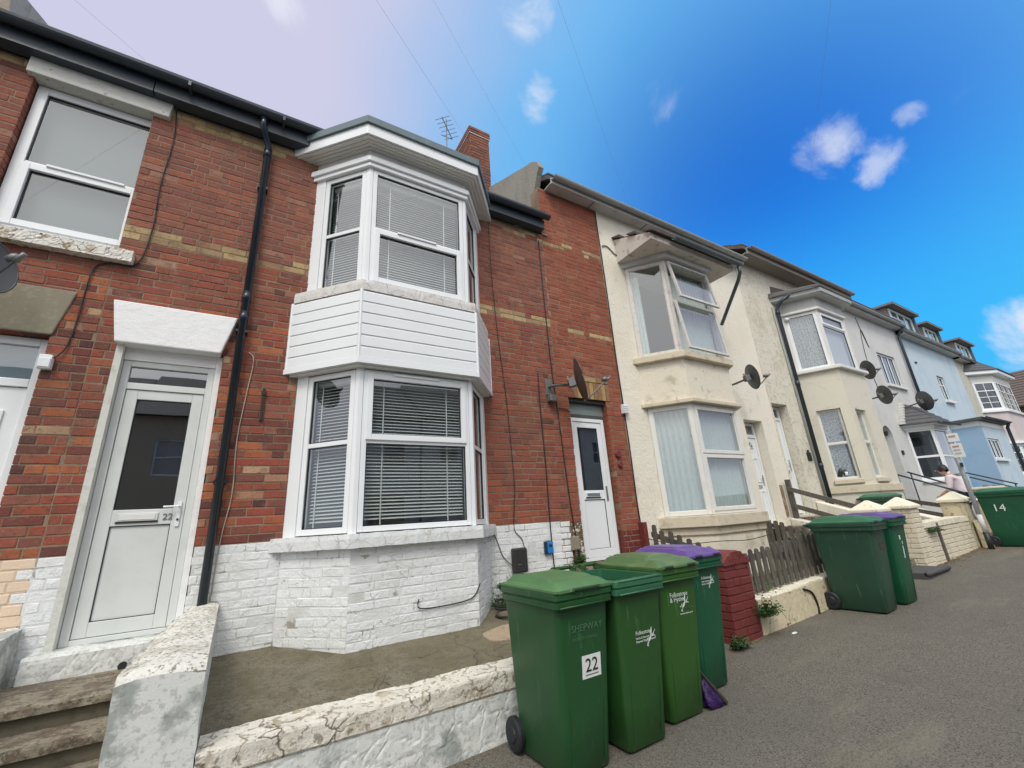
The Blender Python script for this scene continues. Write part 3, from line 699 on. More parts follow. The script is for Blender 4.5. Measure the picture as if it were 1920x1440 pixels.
# iron bar, rosette
MB().box(-.008, .018, 4.775, 4.80, 2.60, 2.93).box(-.016, .026, 4.768, 4.775, 2.86, 2.90).build('wall_tie', mat('rusty_black_iron', (.03, .025, .022), .8), HB, bevel=.003)
mb = MB(); mb.tube([(4.80, 4.80, 2.38), (4.80, 4.765, 2.38)], [.07, .05], 10); mb.tube([(4.82, 4.80, 2.22), (4.82, 4.765, 2.22)], [.06, .04], 10); mb.build('wall_boss', red_brick, HC)
# threshold step slab
rough_box(-1.235, -.36, 4.62, 4.95, .60, .80, 50, 40, .006, 9, .006, 6).build('threshold', render_w, HB)
hole = MB(); hole.tube([(-.80+.12, 4.612, .66), (-.80+.12, 4.60, .66)], .028, 12); hole.build('drain_hole', gasket, HB)

# --- the bay
BAY = [(.30, 4.80), (.82, 4.25), (2.08, 4.25), (2.52, 4.80)]
rnd_ = random
def side(i): return fr2(BAY[i], BAY[i+1]), dist(BAY[i], BAY[i+1])
bay_prism(BAY, -.0020, .2, 1.37).build('bay_base', paint_back, HB)
for i in range(3):
    f_, ln = side(i); bricks(HB, f_, .0, ln, .37 if i else .40, 1.36, [], lambda u, z: white_brick, 100, 'painted_brick', dp=.06, hscale=.75)
def rough_strip(plan, d0, d1, z0, z1, name, m, amp, sc, crack=0, csc=10):
    B = offs(plan, d1); A = offs(plan, d0); mb = MB()
    for i in range(len(B)-1):
        ln = dist(B[i], B[i+1]); n = int(ln/.018); nr = 28; rr = rect_ring(0, 1, z0, z1, nr)
        def f(t, s, i=i):
            q, z = rr(s); b = Vector(B[i]).lerp(Vector(B[i+1]), t); a = Vector(A[i]).lerp(Vector(A[i+1]), t); p = b.lerp(a, q); return (p.x, p.y, z)
        rough(mb, f, 0, 1, n, nr, amp, sc, 0, crack, csc)
    return mb.build(name, m, HB)
rough_strip(BAY, -.1, .075, 1.355, 1.475, 'sill', render_w if False else mat('white_sill_paint', (.68, .70, .69), .75, [(10, (.45, .43, .38), .56, .68, .6), (50, (.3, .26, .2), .66, .75, .6)], [('n', 40, .7)], cracks=(5, .015, (.3, .27, .22), .6)), .004, 14)
rough_strip(BAY, -.1, .085, 3.945, 4.07, 'sill', mat('stained_sill_paint', (.64, .63, .60), .8, [(8, (.40, .32, .26), .54, .68, .6), (40, (.25, .2, .16), .64, .74, .6)], [('n', 40, .8)], cracks=(8, .02, (.22, .18, .14), .8)), .004, 14, .004, 14)
# cladding between the storeys
bay_prism(BAY, .075, 3.13, 3.90).build('bay_panel_backing', upvc_w, HB)
CL = offs(BAY, .085)
for i in range(3):
    f_ = fr2(CL[i], CL[i+1]); ln = dist(CL[i], CL[i+1])
    for k in range(6):
        z0 = 3.16+k*.1275; p = MB(); P = f_.P
        a0, a1 = .014, ln-.014
        prof = [(0, z0+.002), (.012, z0+.006), (.014, z0+.108), (.004, z0+.116), (.004, z0+.1255), (0, z0+.1255)]
        p.loft([[P(a0, b, z) for b, z in prof], [P(a1, b, z) for b, z in prof]]); p.build('cladding_board', upvc, HB)
for i in range(4):
    c_ = CL[i]; MB().tube([(c_[0], c_[1], 3.13), (c_[0], c_[1], 3.935)], .019, 8).build('corner_trim', upvc, HB)
bay_strip(BAY, .0, .105, 3.105, 3.16).build('base_trim', upvc, HB)
bay_prism(BAY, .06, 3.085, 3.104).build('soffit', upvc_w, HB)
# window storeys: lower 1.475-3.08, upper 4.07-5.66
for (z0, z1, tl, lower) in ((1.475, 3.085, 2.335, True), (4.07, 5.665, 4.825, False)):
    for i in range(3):
        f_, ln = side(i); side_ = i != 1
        # white boards beside the frames
        post = MB(); pw = .13 if i == 0 else (.10 if i == 2 else .045)
        if i == 0: post.fbox(f_, -.02, pw, -.06, -.004, z0, z1); MB().fbox(f_, ln-.055, ln-.0, -.07, -.012, z0, z1).build('window_board', upvc, HB, bevel=.004)
        if i == 2: post.fbox(f_, ln-pw, ln+.02, -.06, -.004, z0, z1); MB().fbox(f_, .0, .055, -.07, -.012, z0, z1).build('window_board', upvc, HB, bevel=.004)
        if i == 1: post.fbox(f_, 0, .045, -.07, -.008, z0, z1); MB().fbox(f_, ln-.045, ln, -.07, -.008, z0, z1).build('window_board', upvc, HB, bevel=.004)
        post.build('window_board', upvc, HB, bevel=.004)
        if i == 0: a0, a1 = pw+.003, ln-.058
        elif i == 2: a0, a1 = .058, ln-pw-.003
        else: a0, a1 = .048, ln-.048
        if i == 1:
            if lower: window(HB, f_, a0, a1, z0+.01, z1-.01, -.01, .05, trans=(tl,), sash=(1,), vent=(a0+.30, a1-.36, z1-.045), sw=.045)
            else: window(HB, f_, a0, a1, z0+.01, z1-.01, -.01, .05, trans=(tl,), sash=(0,), vent=(a0+.30, a1-.38, tl), sw=.05)
        else: window(HB, f_, a0, a1, z0+.01, z1-.01, -.014, .055, trans=(tl,))
        # venetian blind
        b0, b1 = (a0+.05, a1-.05)
        cen = f_.P((b0+b1)/2, -.13, z0)
        which = ('narrow left', 'wide front', 'narrow right')[i]; fl = 'lower' if lower else 'upper'
        bl = thing('venetian_blind', cen, 'white slatted blind behind the %s pane of the %s storey of the white bay' % (which, fl), 'blind', rz=0)
        top = z1-.07; sm = MB(); wsl = .032; pitch = .0335
        tilt = .5 if lower else .8
        dy = wsl/2*math.cos(tilt); dz = wsl/2*math.sin(tilt)
        wd = (b1-b0)/2; u = f_.u; nn = f_.n
        A = [(-u*wd+nn*dy+Vector((0, 0, -dz))), (u*wd+nn*dy+Vector((0, 0, -dz))), (u*wd-nn*dy+Vector((0, 0, dz))), (-u*wd-nn*dy+Vector((0, 0, dz)))]
        th = Vector((0, 0, .0022)); vs = [a for a in A]+[a+th for a in A]
        me = bpy.data.meshes.new('blind_slat'); me.from_pydata([tuple(v) for v in vs], [], [(3, 2, 1, 0), (4, 5, 6, 7), (0, 1, 5, 4), (1, 2, 6, 5), (2, 3, 7, 6), (3, 0, 4, 7)]); me.materials.append(slat_m)
        ns = int((top-z0-.1)/pitch)
        for k in range(ns):
            ob = bpy.data.objects.new('slat', me); COL.objects.link(ob); ob.parent = bl; ob.location = (0, 0, top-.04-k*pitch-z0); ob.rotation_euler = (random.uniform(-.01, .01), random.uniform(-.003, .003), 0)
        hr = MB().fbox(f_, b0, b1, -.155, -.105, top-.03, top+.01).build('head_rail', slat_m, bl)
        for fx in ((.13, .87) if i != 1 else (.17, .83)):
            x = b0+(b1-b0)*fx; MB().fbox(f_, x-.006, x+.006, -.111, -.1095, z0+.06, top).build('ladder_tape', slat_m, bl)
# head moulding, frieze, soffit, fascia, roof of the bay
bay_strip(BAY, -.08, .03, 5.665, 5.72).build('head_moulding', upvc, HB, bevel=.006)
bay_strip(BAY, -.08, .055, 5.721, 5.80).build('head_moulding', upvc, HB, bevel=.01)
bay_prism(BAY, .0, 5.801, 5.93).build('frieze', render_w if False else mat('frieze_paint', (.60, .60, .57), .7, [(4, (.45, .44, .4), .5, .7, .6)], [('n', 30, .4)]), HB)
for k in range(4): bay_strip(BAY, .0+k*.045+.001, .0+(k+1)*.045-.003, 5.93-.0+k*.004, 5.95+k*.004).build('soffit_board', upvc_w, HB)
bay_prism(BAY, .178, 5.975, 5.99).build('soffit', upvc_w, HB)
bay_strip(BAY, .180, .203, 5.955, 6.13).build('fascia', upvc, HB, bevel=.003)
bay_prism(BAY, .206, 6.14, 6.165).build('bay_roof', mat('grey_felt_roof', (.12, .17, .185), .6, [(6, (.2, .26, .27), .5, .7, .5)]), HB)
bay_strip(BAY, .205, .232, 6.10, 6.20).build('roof_edge', MATS['grey_felt_roof'], HB, bevel=.004)

# --- parapets, chimney, aerial
def parapet(parent, x0, x1, prof, m=lead):
    """gable upstand: prof list of (y, z) top line, closed down to the roof"""
    pts = prof+[(13.0, 6.3), (4.78, 6.05)]
    MB().loft([[(x0, p[0], p[1]) for p in pts], [(x1, p[0], p[1]) for p in pts]]).build('parapet', m, parent)
pc = [(4.86, 6.2), (4.93, 6.75), (4.90, 7.05), (4.78, 7.30), (4.70, 7.42), (4.74, 7.56), (4.90, 7.70), (5.15, 7.80), (5.5, 7.97), (6.0, 8.20), (6.6, 8.50), (8.8, 9.75), (13.0, 7.2)]
parapet(HC, 3.755, 3.86, pc)
gable_roof(HC, 3.86, 5.06, 7.2, 4.6, 9.7, 8.8, 13.0)
parapet(HA, -2.68, -2.56, [(4.86, 6.2), (4.9, 6.5), (4.8, 6.7), (4.80, 6.85), (5.0, 7.0), (5.35, 7.18), (6, 7.5), (8.8, 9.3), (13, 6.6)], mat('beige_cement_render', (.66, .56, .45), .9, [(5, (.3, .26, .2), .5, .7, .6)], [('n', 25, .5)]))
ch = thing('chimney_stack', (3.6, 7.2, 7.0), 'red brick chimney stack rising behind the right end of the white bay roof', 'chimney')
MB().box(3.348, 3.812, 6.508, 8.1, 6.9, 9.95).build('core', mortar, ch)
fcs = [(Fr((3.34, 6.5, 0), (1, 0, 0)), .48), (Fr((3.34, 8.108, 0), (0, -1, 0)), 1.608), (Fr((3.82, 6.5, 0), (0, 1, 0)), 1.6)]
dull_red = lambda u, z: random.choice([(.26, .10, .07), (.22, .09, .065), (.30, .12, .08), (.17, .08, .06)])
for f_, ln in fcs: bricks(ch, f_, 0, ln, 7.0, 9.78, [], dull_red, 90, dp=.05)
MB().box(3.325, 3.835, 6.485, 8.12, 9.785, 9.81).build('mortar_band', mat('white_lime_band', (.5, .48, .45), .9), ch)
for f_, ln in [(Fr((3.315, 6.475, 0), (1, 0, 0)), .53), (Fr((3.315, 8.13, 0), (0, -1, 0)), 1.655)]: bricks(ch, f_, 0, ln, 9.815, 9.97, [], dull_red, 30, dp=.05)
MB().box(3.33, 3.83, 6.49, 8.11, 9.812, 10.0).build('chimney_cap', lead, ch)
an = thing('tv_aerial', (3.15, 7.35, 8.0), 'small television aerial on a thin mast beside the brick chimney', 'aerial')
MB().tube([(3.15, 7.35, 7.95), (3.15, 7.35, 10.85)], .014, 6).build('mast', steel, an)
mb = MB(); mb.tube([(2.95, 7.15, 10.72), (3.4, 7.6, 10.72)], .010, 6)
for k in range(6): t = k/5; c_ = Vector((2.97, 7.17, 10.72)).lerp(Vector((3.38, 7.58, 10.72)), t); dd = Vector((.13, -.13, 0)); mb.tube([c_-dd, c_+dd], .006, 5)
mb.tube([(3.15, 7.35, 10.6), (3.15, 7.35, 10.95)], .012, 5); mb.tube([(3.0, 7.35, 10.4), (3.3, 7.35, 10.4)], .008, 5)
mb.build('antenna_elements', steel, an)

# --- pipes and cables on the brick fronts
dp_ = thing('downpipe', (-.26, 4.72, 1.0), 'dark blue-black rainwater pipe running down beside the white door to the pier', 'downpipe')
def pipe(parent, path, r, m, coll=(), name='pipe'):
    MB().tube(path, r, 12).build(name, m, parent, smooth=True)
    for (p, q) in coll: MB().tube([p, q], r*1.18, 12).build('collar', m, parent, smooth=True)
px, py = -.255, 4.735
pipe(dp_, [(-.33, 4.60, 6.18), (-.33, 4.60, 6.08), (-.30, 4.66, 6.0), (px, py, 5.9), (px, py, .98)], .036, navy_pl, [((px, py, 5.86), (px, py, 5.74)), ((px, py, 3.72), (px, py, 3.60)), ((px, py, 3.95), (px, py, 3.83))])
for z in (5.3, 3.5, 2.0): MB().box(px-.05, px+.05, py-.02, 4.80, z-.012, z+.012).build('pipe_clip', navy_pl, dp_)
def cable(name, path, r, m, label, cat='cable', n=1):
    o = MB()
    pts = [Vector(p) for p in path]; out = []
    for i in range(len(pts)-1):
        a = pts[max(0, i-1)]; b = pts[i]; c_ = pts[i+1]; d_ = pts[min(len(pts)-1, i+2)]
        for k in range(4):
            t = k/4; out.append(.5*((2*b)+(c_-a)*t+(2*a-5*b+4*c_-d_)*t*t+(3*b-a-3*c_+d_)*t**3))
    out.append(pts[-1]); o.tube(out, r, 6); ob = o.build(name, m, smooth=True); tag(ob, label, cat); return ob
YF = 4.788
cable('cable', [(-1.15, YF, 6.02), (-1.12, YF, 5.6), (-1.14, YF, 5.0), (-1.12, YF, 4.5), (-1.17, YF, 4.07), (-1.35, 4.785, 4.02), (-1.45, YF, 3.95), (-1.47, YF, 3.7), (-1.47, YF, 3.4), (-1.49, YF, 3.15), (-1.54, 4.77, 3.03)], .006, cable_b, 'thin black cable dropping from the gutter past the upstairs window to a white box')
cable('cable', [(-.17, YF, 3.3), (-.12, YF, 3.22), (-.14, YF, 2.9), (-.17, YF, 2.4), (-.15, YF, 1.9), (-.19, YF, 1.5), (-.20, YF, 1.05)], .005, cable_w, 'pale thin cable hanging just right of the dark downpipe')
cable('cable', [(2.72, YF, 6.0), (2.73, YF, 5.0), (2.78, YF, 4.0), (2.86, YF, 3.0), (2.9, YF, 2.0), (2.88, YF, 1.7), (2.86, YF, 1.4), (2.96, YF, 1.28), (2.98, 4.77, 1.16)], .005, cable_b, 'thin dark cable running down the bricks right of the bay to the black box')
cable('cable', [(2.53, YF, 1.42), (2.6, YF, 1.3), (2.68, YF, 1.1), (2.80, 4.77, .98)], .005, cable_b, 'short grey cable from the bay sill to the black box')
cable('cable', [(3.42, YF, 3.55), (3.41, YF, 3.0), (3.42, YF, 2.2), (3.41, YF, 1.4), (3.42, YF, .8)], .008, cable_b, 'straight black cable left of the dish bracket down to the ground')
cable('cable', [(3.66, YF, 5.9), (3.66, YF, 4.8), (3.68, YF, 3.6), (3.72, YF, 2.9), (3.76, YF, 2.0), (3.80, YF, 1.4), (3.86, YF, .9)], .008, cable_b, 'black cable beside the right-hand door running down to the mossy bricks')
cable('cable', [(3.70, YF, 3.02), (3.85, YF, 3.02), (3.95, YF, 2.98)], .005, cable_b, 'short black cable branching to the door frame under the dish')
cable('cable', [(5.065, 4.785, 7.0), (5.07, 4.785, 5.5), (5.06, 4.785, 4.0), (5.07, 4.785, 2.6), (5.06, 4.785, 1.4), (5.12, 4.75, 1.1)], .010, cable_b, 'black cable along the joint of red brick and cream render')
cable('cable', [(1.45, 4.235, .86), (1.46, 4.23, .78), (1.75, 4.235, .77), (2.0, 4.235, .80), (2.09, 4.235, .92)], .006, cable_b, 'bent thin grey pipe across the painted base of the bay')
jb = thing('junction_box', (-1.58, 4.76, 2.98), 'small white box beside the grey lintel at the end of the cable', 'cable box')
MB().box(-1.62, -1.54, 4.74, 4.795, 2.93, 3.05).build('box', upvc, jb, bevel=.004)
MB().box(-1.615, -1.545, 4.732, 4.739, 2.94, 3.02).build('lid', upvc, jb, bevel=.003)
mbx = thing('meter_box', (2.89, 4.75, 1.05), 'black plastic box on the white painted bricks, fed by two cables', 'electrical box')
MB().box(2.79, 2.985, 4.715, 4.795, .90, 1.18).build('casing', mat('dark_grey_box', (.03, .03, .03), .5), mbx, bevel=.018); MB().box(2.84, 2.88, 4.711, 4.7145, .99, 1.0).build('latch', chrome, mbx)
lb = thing('key_safe', (3.34, 4.76, 1.15), 'small blue key box on the white painted bricks', 'key box')
MB().box(3.28, 3.40, 4.755, 4.795, 1.07, 1.225).build('casing', mat('dark_blue_rubber', (.01, .03, .06), .5), lb, bevel=.012); MB().box(3.31, 3.40, 4.742, 4.7545, 1.08, 1.215).build('cover', mat('blue_cover', (.02, .20, .55), .35), lb, bevel=.006)
MB().box(3.335, 3.375, 4.7385, 4.7415, 1.155, 1.185).build('button', gasket, lb)
sw_ = thing('socket_box', (3.78, 4.76, 1.15), 'weathered grey box on the peeling mossy bricks by the door', 'electrical box')
MB().box(3.72, 3.84, 4.745, 4.795, 1.08, 1.25).build('casing', stone_l, sw_, bevel=.006); MB().box(3.735, 3.825, 4.738, 4.7445, 1.095, 1.235).build('lid', stone_l, sw_)
hs = MB()
hs.tube([(2.5+.16*math.cos(t)*(1+.03*math.sin(t*3)), 4.35+.16*math.sin(t), .52+.012*t) for t in [k*.35 for k in range(46)]], .013, 6)
hs.tube([(2.34, 4.35, .51), (2.25, 4.2, .49), (2.15, 4.15, .50)], .013, 6)
tag(hs.build('garden_hose', cable_b, smooth=True), 'coiled black hose on the concrete beside the bay', 'hose')

# --- satellite dishes
def dish(c_, nrm, size, wallpt, label, face=dish_m, group=None, arm_side=1):
    c_ = Vector(c_); n = Vector(nrm).normalized(); t = thing('satellite_dish', tuple(wallpt), label, 'satellite dish', group)
    u = n.cross(Vector((0, 0, 1))).normalized(); v = u.cross(n).normalized()*-1
    if v.z < 0: v = -v
    mb = MB(); nr, na = 5, 24
    for back in (0, 1):
        pts = [[c_+(u*.5*size*.92*(i/nr)*math.cos(2*PI*k/na)+v*.5*size*(i/nr)*math.sin(2*PI*k/na))+n*(.09*size*((i/nr)**2)-.006*back) for k in range(na)] for i in range(0, nr+1)]
        pts[0] = [p+(u*math.cos(2*PI*k/na)+v*math.sin(2*PI*k/na))*.004 for k, p in enumerate(pts[0])]
        mb.loft(pts, cap=False)
    rim = [c_+(u*.5*size*.92*math.cos(2*PI*k/na)+v*.5*size*math.sin(2*PI*k/na))+n*(.09*size-.003) for k in range(na+1)]
    mb.tube(rim, .007, 5)
    mb.build('reflector', face, t, smooth=True)
    bs = c_-v*size*.47+n*.05; lnb = c_+n*size*.60-v*size*.15
    MB().tube([bs-n*.03, bs.lerp(lnb, .5)+v*.0, lnb], .012, 6).build('arm', dish_m if face is dish_m else steel, t)
    l = MB(); l.tube([lnb+n*.03+v*.03, lnb+v*.03, lnb-n*.05+v*.03], [.025, .035, .028], 10); l.tube([lnb+v*.0, lnb+v*.04+n*.08], .02, 6); l.build('receiver', steel, t, smooth=True)
    wp = Vector(wallpt); bk_ = c_-n*.02
    MB().box(wp.x-.06, wp.x+.06, wp.y-.012, wp.y-.001, wp.z-.12, wp.z+.12).build('wall_plate', steel, t, bevel=.003)
    mid = Vector((wp.x, bk_.y+.02, wp.z+.02))
    MB().tube([wp-Vector((0, .01, 0)), Vector((wp.x, wp.y-.1, wp.z)), bk_-n*.09+v*-.02, bk_-n*.08+v*.10], .021, 8).build('bracket_arm', steel, t, smooth=True)
    k = MB(); q = bk_-n*.07
    k.hexa([tuple(q+u*a*.05+v*b*.06+n*d) for b in (-1, 1) for (a, d) in ((-1, -.03), (1, -.03), (1, .07), (-1, .07))]); k.build('mount_clamp', steel, t, bevel=.004)
    return t
AIM = (.80, -.55, .18)
dish((3.82, 4.42, 3.33), AIM, .66, (3.60, 4.80, 3.33), 'large brown-faced satellite dish seen edge-on above the right-hand brick house door', dish_br)
MB().box(3.545, 3.655, 4.70, 4.79, 3.10, 3.20).build('mount_box', steel, HC, bevel=.01)
dish((-1.98, 4.42, 3.62), AIM, .50, (-2.15, 4.80, 3.62), 'dark satellite dish cut off by the left edge below the upstairs window')
dish((8.22, 4.35, 3.90), AIM, .50, (8.02, 4.80, 3.80), 'dark round satellite dish right of the cream house bay')
dish((13.95, 4.32, 4.78), AIM, .52, (13.8, 4.80, 4.70), 'uppermost dark dish beside the second cream bay, just under its sill line')
dish((14.45, 4.30, 4.12), AIM, .52, (14.0, 4.80, 4.0), 'dark dish in front of the grey render, between the bay and the tiled porch roof')
dish((17.45, 4.30, 4.22), AIM, .60, (17.1, 4.80, 4.08), 'dark dish just above the tiled roof of the ground floor bay')

# ------------------------------------------------------------------ forecourt, steps, low walls in front of the brick house
fc = MB()
nx, ny = 60, 26; vv = []; ff = []
for i in range(nx+1):
    for j in range(ny+1):
        x = -.16+(3.72+.16)*i/nx; y = 3.30+(4.84-3.30)*j/ny
        z = .405+.115*(y-3.3)+.010*x+.012*noise.noise((x*2, y*2, 0))+.004*noise.noise((x*9, y*9, 3)); vv.append((x, y, z))
for i in range(nx):
    for j in range(ny): a = i*(ny+1)+j; ff.append((a, a+ny+1, a+ny+2, a+1))
fc.mesh(vv, ff); o = fc.build('forecourt', conc, smooth=True); o['kind'] = 'structure'
o = MB().box(-.2, 3.74, 3.32, 4.86, -.1, .37).build('forecourt_base', conc); o['kind'] = 'structure'
pt = MB(); rp_ = [(2.30+.33*math.cos(a)*(1+.35*noise.noise((a, 3, 1))), 3.92+.20*math.sin(a)*(1+.4*noise.noise((a*1.6, 1, 5)))) for a in [2*PI*k/22 for k in range(22)]]
pt.prism(rp_, lambda p: .39+.115*(p[1]-3.3)+.010*p[0], lambda p: .415+.115*(p[1]-3.3)+.010*p[0])
o = pt.build('cement_patch', mat('tan_cement_patch', (.34, .27, .18), .9, [(14, (.22, .17, .11), .5, .65, .7), (70, (.45, .38, .28), .58, .68, .6)], [('n', 60, .7)])); o['kind'] = 'structure'
def pier_ring(t, s):
    y = 3.10+(4.785-3.10)*t; xl = -.475+.145*t**1.6; xr = -.105-.03*t; zt = .90+.10*t-.035*(max(0, .03-t)/.03)**2
    f = rect_ring(xl, xr, 0.0, zt, 1); x, z = f(s)
    if z > zt-.012: x_ = (x-xl)/(xr-xl); z = zt+.022*math.sin(PI*max(0, min(1, x_)))-.022
    if t < .004: y += .0
    return (x, y, z)
pw_ = rough(MB(), pier_ring, 0, 1, 110, 150, .007, 5, 3).build('garden_pier_wall', [render_w, render_top])
for p in pw_.data.polygons:
    c_ = p.center
    if len(p.vertices) == 4 and c_.z > .83+.05*noise.noise(c_*7)+.03*noise.noise(c_*22)+(.06 if abs(p.normal.x) > .6 else 0): p.material_index = 1
tag(pw_, 'thick lumpy white rendered wall beside the steps, under the dark downpipe', 'wall')
fwl = rough(MB(), lambda t, s: ((lambda q: (t, q[0]-.012*(q[1] > .36)*(q[0] < 3.2), q[1]))(rect_ring(3.105, 3.36, -.02, .475+.004*math.sin(t*5), 1)(s))), -.10, 3.70, 250, 90, .007, 5, 1, .005, 4.6)
crk = fwl.build('low_front_wall', [render_w, mat('flaking_wall_top', (.72, .69, .60), .85, [(9, (.34, .27, .17), .57, .60, .85), (5, (.60, .57, .48), .45, .62, .6), (26, (.20, .17, .12), .58, .62, .7), (80, (.16, .13, .09), .60, .68, .6)], [('n', 24, .8), ('n', 80, .7)], cracks=(4.6, .035, (.15, .11, .07), .9))])
me = crk.data
for p in me.polygons:
    c_ = p.center; edge_ = .345+.05*noise.noise((c_.x*1.3, 0, 5))+.03*noise.noise((c_.x*5, 0, 2))
    p.material_index = 1 if c_.z > edge_+.0*c_.y else 0
tag(crk, 'low white front wall with cracked flaking top, running behind the green bins', 'wall')
st = thing('stone_steps', (-.9, 3.9, .1), 'worn stone steps with rounded edges leading up to white door 22', 'steps')
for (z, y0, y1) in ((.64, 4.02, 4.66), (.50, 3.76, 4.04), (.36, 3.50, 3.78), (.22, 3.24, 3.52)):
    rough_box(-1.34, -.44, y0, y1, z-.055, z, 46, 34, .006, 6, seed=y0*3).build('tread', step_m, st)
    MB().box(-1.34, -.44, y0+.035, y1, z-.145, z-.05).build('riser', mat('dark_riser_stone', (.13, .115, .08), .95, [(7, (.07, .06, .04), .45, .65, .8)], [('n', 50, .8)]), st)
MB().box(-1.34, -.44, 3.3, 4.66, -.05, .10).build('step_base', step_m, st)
lw = rough(MB(), lambda t, s: ((lambda q: (q[0], 3.5+(4.785-3.5)*t, q[1]))(rect_ring(-1.72, -1.34+.03*t, 0, .86+.12*t, 1)(s))), 0, 1, 60, 90, .012, 6, 8, .006, 5).build('garden_pier_wall', render_w)
tag(lw, 'rough white rendered wall end at the left edge, left of the stone steps', 'wall')
en = thing('stone_steps', (4.05, 3.9, .1), 'plain concrete steps up to the right-hand brick house door, behind the bins', 'steps')
for k in range(5): MB().box(3.76, 4.72, 3.42+.27*k, 4.84, .12+.15*k, .275+.15*k).build('tread', step_m, en, bevel=.01)

# red brick pier
rp = thing('red_pier', (4.64, 3.28, .15), 'dark red painted brick gate pier between the purple-lidded bin and the cream wall', 'gate pier')
MB().box(4.428, 4.872, 3.108, 3.492, .1, .9).build('core', mat('red_mortar', (.14, .025, .022), .9), rp)
for f_, ln in ((Fr((4.42, 3.10, 0), (1, 0, 0)), .46), (Fr((4.42, 3.50, 0), (0, -1, 0)), .40), (Fr((4.88, 3.1, 0), (0, 1, 0)), .40)): bricks(rp, f_, 0, ln, .13, .92, [], lambda u, z: red_brick, 60, dp=.06, course=.079, hscale=1)
rough(MB(), lambda t, s: (t, *(lambda q: (q[0], q[1]))(rect_ring(3.085+.07*abs(t-4.65)/.24*0, 3.515, .90, 1.04-.10*(abs(t-4.65)/.24)**2, 1)(s))), 4.41, 4.89, 24, 36, .012, 7).build('pier_cap', red_brick, rp)
ps = MB().box(5.02, 5.10, 4.70, 4.79, .5, 1.36).build('red_post_stub', red_brick); tag(ps, 'narrow red painted upright at the foot of the cream wall corner', 'post')

# cream low wall with picket fence
peel_c = mat('peeling_cream_wall', (.62, .55, .38), .85, [(3, (.46, .40, .26), .5, .7, .6), (6.5, (.24, .20, .13), .60, .68, .8), (11, (.10, .085, .05), .64, .69, .8)], [('n', 25, .8), ('n', 8, .5)], cracks=(3, .02, (.1, .08, .05), .8))
cap_c = mat('bright_cream_cap', (.76, .71, .57), .7, [(12, (.35, .28, .17), .62, .68, .8)], [('n', 30, .6)])
def zt1(x): return .50+.045*(x-4.9)
cw = rough(MB(), lambda t, s: ((lambda q: (t, q[0], q[1] if q[1] > .5 else GZ(t)-.05))(rect_ring(3.10, 3.32, 0, zt1(t), 1)(s))), 4.90, 7.62, 150, 70, .008, 6, 4, .008, 3.5).build('low_cream_wall', [peel_c, cap_c])
for p in cw.data.polygons:
    if p.center.z > zt1(p.center.x)-.02: p.material_index = 1
tag(cw, 'low peeling cream wall below the grey picket fence', 'wall')
def pickets(name, label, p0, p1, zb0, zb1, zt0, zt1_, n, wd=.07, rails=(.25, .8), seed=0):
    t = thing(name, (p0[0], p0[1], zb0), label, 'fence'); rnd = random.Random(seed)
    u = Vector((p1[0]-p0[0], p1[1]-p0[1], 0)); ln = u.length; u.normalize(); f_ = Fr((p0[0], p0[1], 0), u)
    for i in range(n):
        a = ln*(i+.5)/n; q = a/ln; zb = zb0+(zb1-zb0)*q; zt = zt0+(zt1_-zt0)*q+rnd.uniform(-.02, .02); P = f_.P; h = wd/2; l_ = rnd.uniform(-.012, .012)
        MB().loft([[P(a-h, 0, zb), P(a+h, 0, zb), P(a+h+l_, 0, zt-.02), P(a+h*.5+l_, 0, zt), P(a-h*.5+l_, 0, zt), P(a-h+l_, 0, zt-.02)], [P(a-h, -.018, zb), P(a+h, -.018, zb), P(a+h+l_, -.018, zt-.02), P(a+h*.5+l_, -.018, zt), P(a-h*.5+l_, -.018, zt), P(a-h+l_, -.018, zt-.02)]]).build('picket', wood_g, t)
    for r in rails:
        za, zb = zb0+(zt0-zb0)*r, zb1+(zt1_-zb1)*r; P = f_.P
        MB().hexa([P(0, -.02, za-.035), P(ln, -.02, zb-.035), P(ln, -.055, zb-.035), P(0, -.055, za-.035), P(0, -.02, za+.035), P(ln, -.02, zb+.035), P(ln, -.055, zb+.035), P(0, -.055, za+.035)]).build('rail', wood_g, t)
    return t
pickets('picket_fence', 'weathered grey picket fence standing on the low cream wall', (4.98, 3.22), (7.6, 3.22), .53, .62, .98, 1.17, 21, seed=1)
pickets('picket_fence', 'grey picket fence sloping down from the brick and cream corner behind the purple-lidded bin', (5.14, 4.70), (5.14, 3.40), .62, .50, 1.32, .92, 9, wd=.075, seed=2)
pickets('picket_fence', 'grey picket fence sloping down beside the path to the first cream door', (8.22, 4.72), (8.22, 3.45), .70, .55, 1.27, .86, 11, wd=.075, seed=3)
MB_ = MB().box(8.18, 8.26, 4.70, 4.78, .4, 1.36); tag(MB_.build('fence_post', wood_g), 'short grey fence post against the cream wall at the top of the sloping pickets', 'post')
for (nm, x0, x1, z) in (('garden_soil', 4.95, 8.2, .44), ('garden_soil', 10.5, 14.8, .50)):
    o = MB().hexa([(x0, 3.3, z-.4), (x1, 3.3, z-.4), (x1, 4.84, z-.3), (x0, 4.84, z-.3), (x0, 3.3, z), (x1, 3.3, z+.06), (x1, 4.84, z+.12), (x0, 4.84, z+.06)]).build(nm, conc); o['kind'] = 'structure'

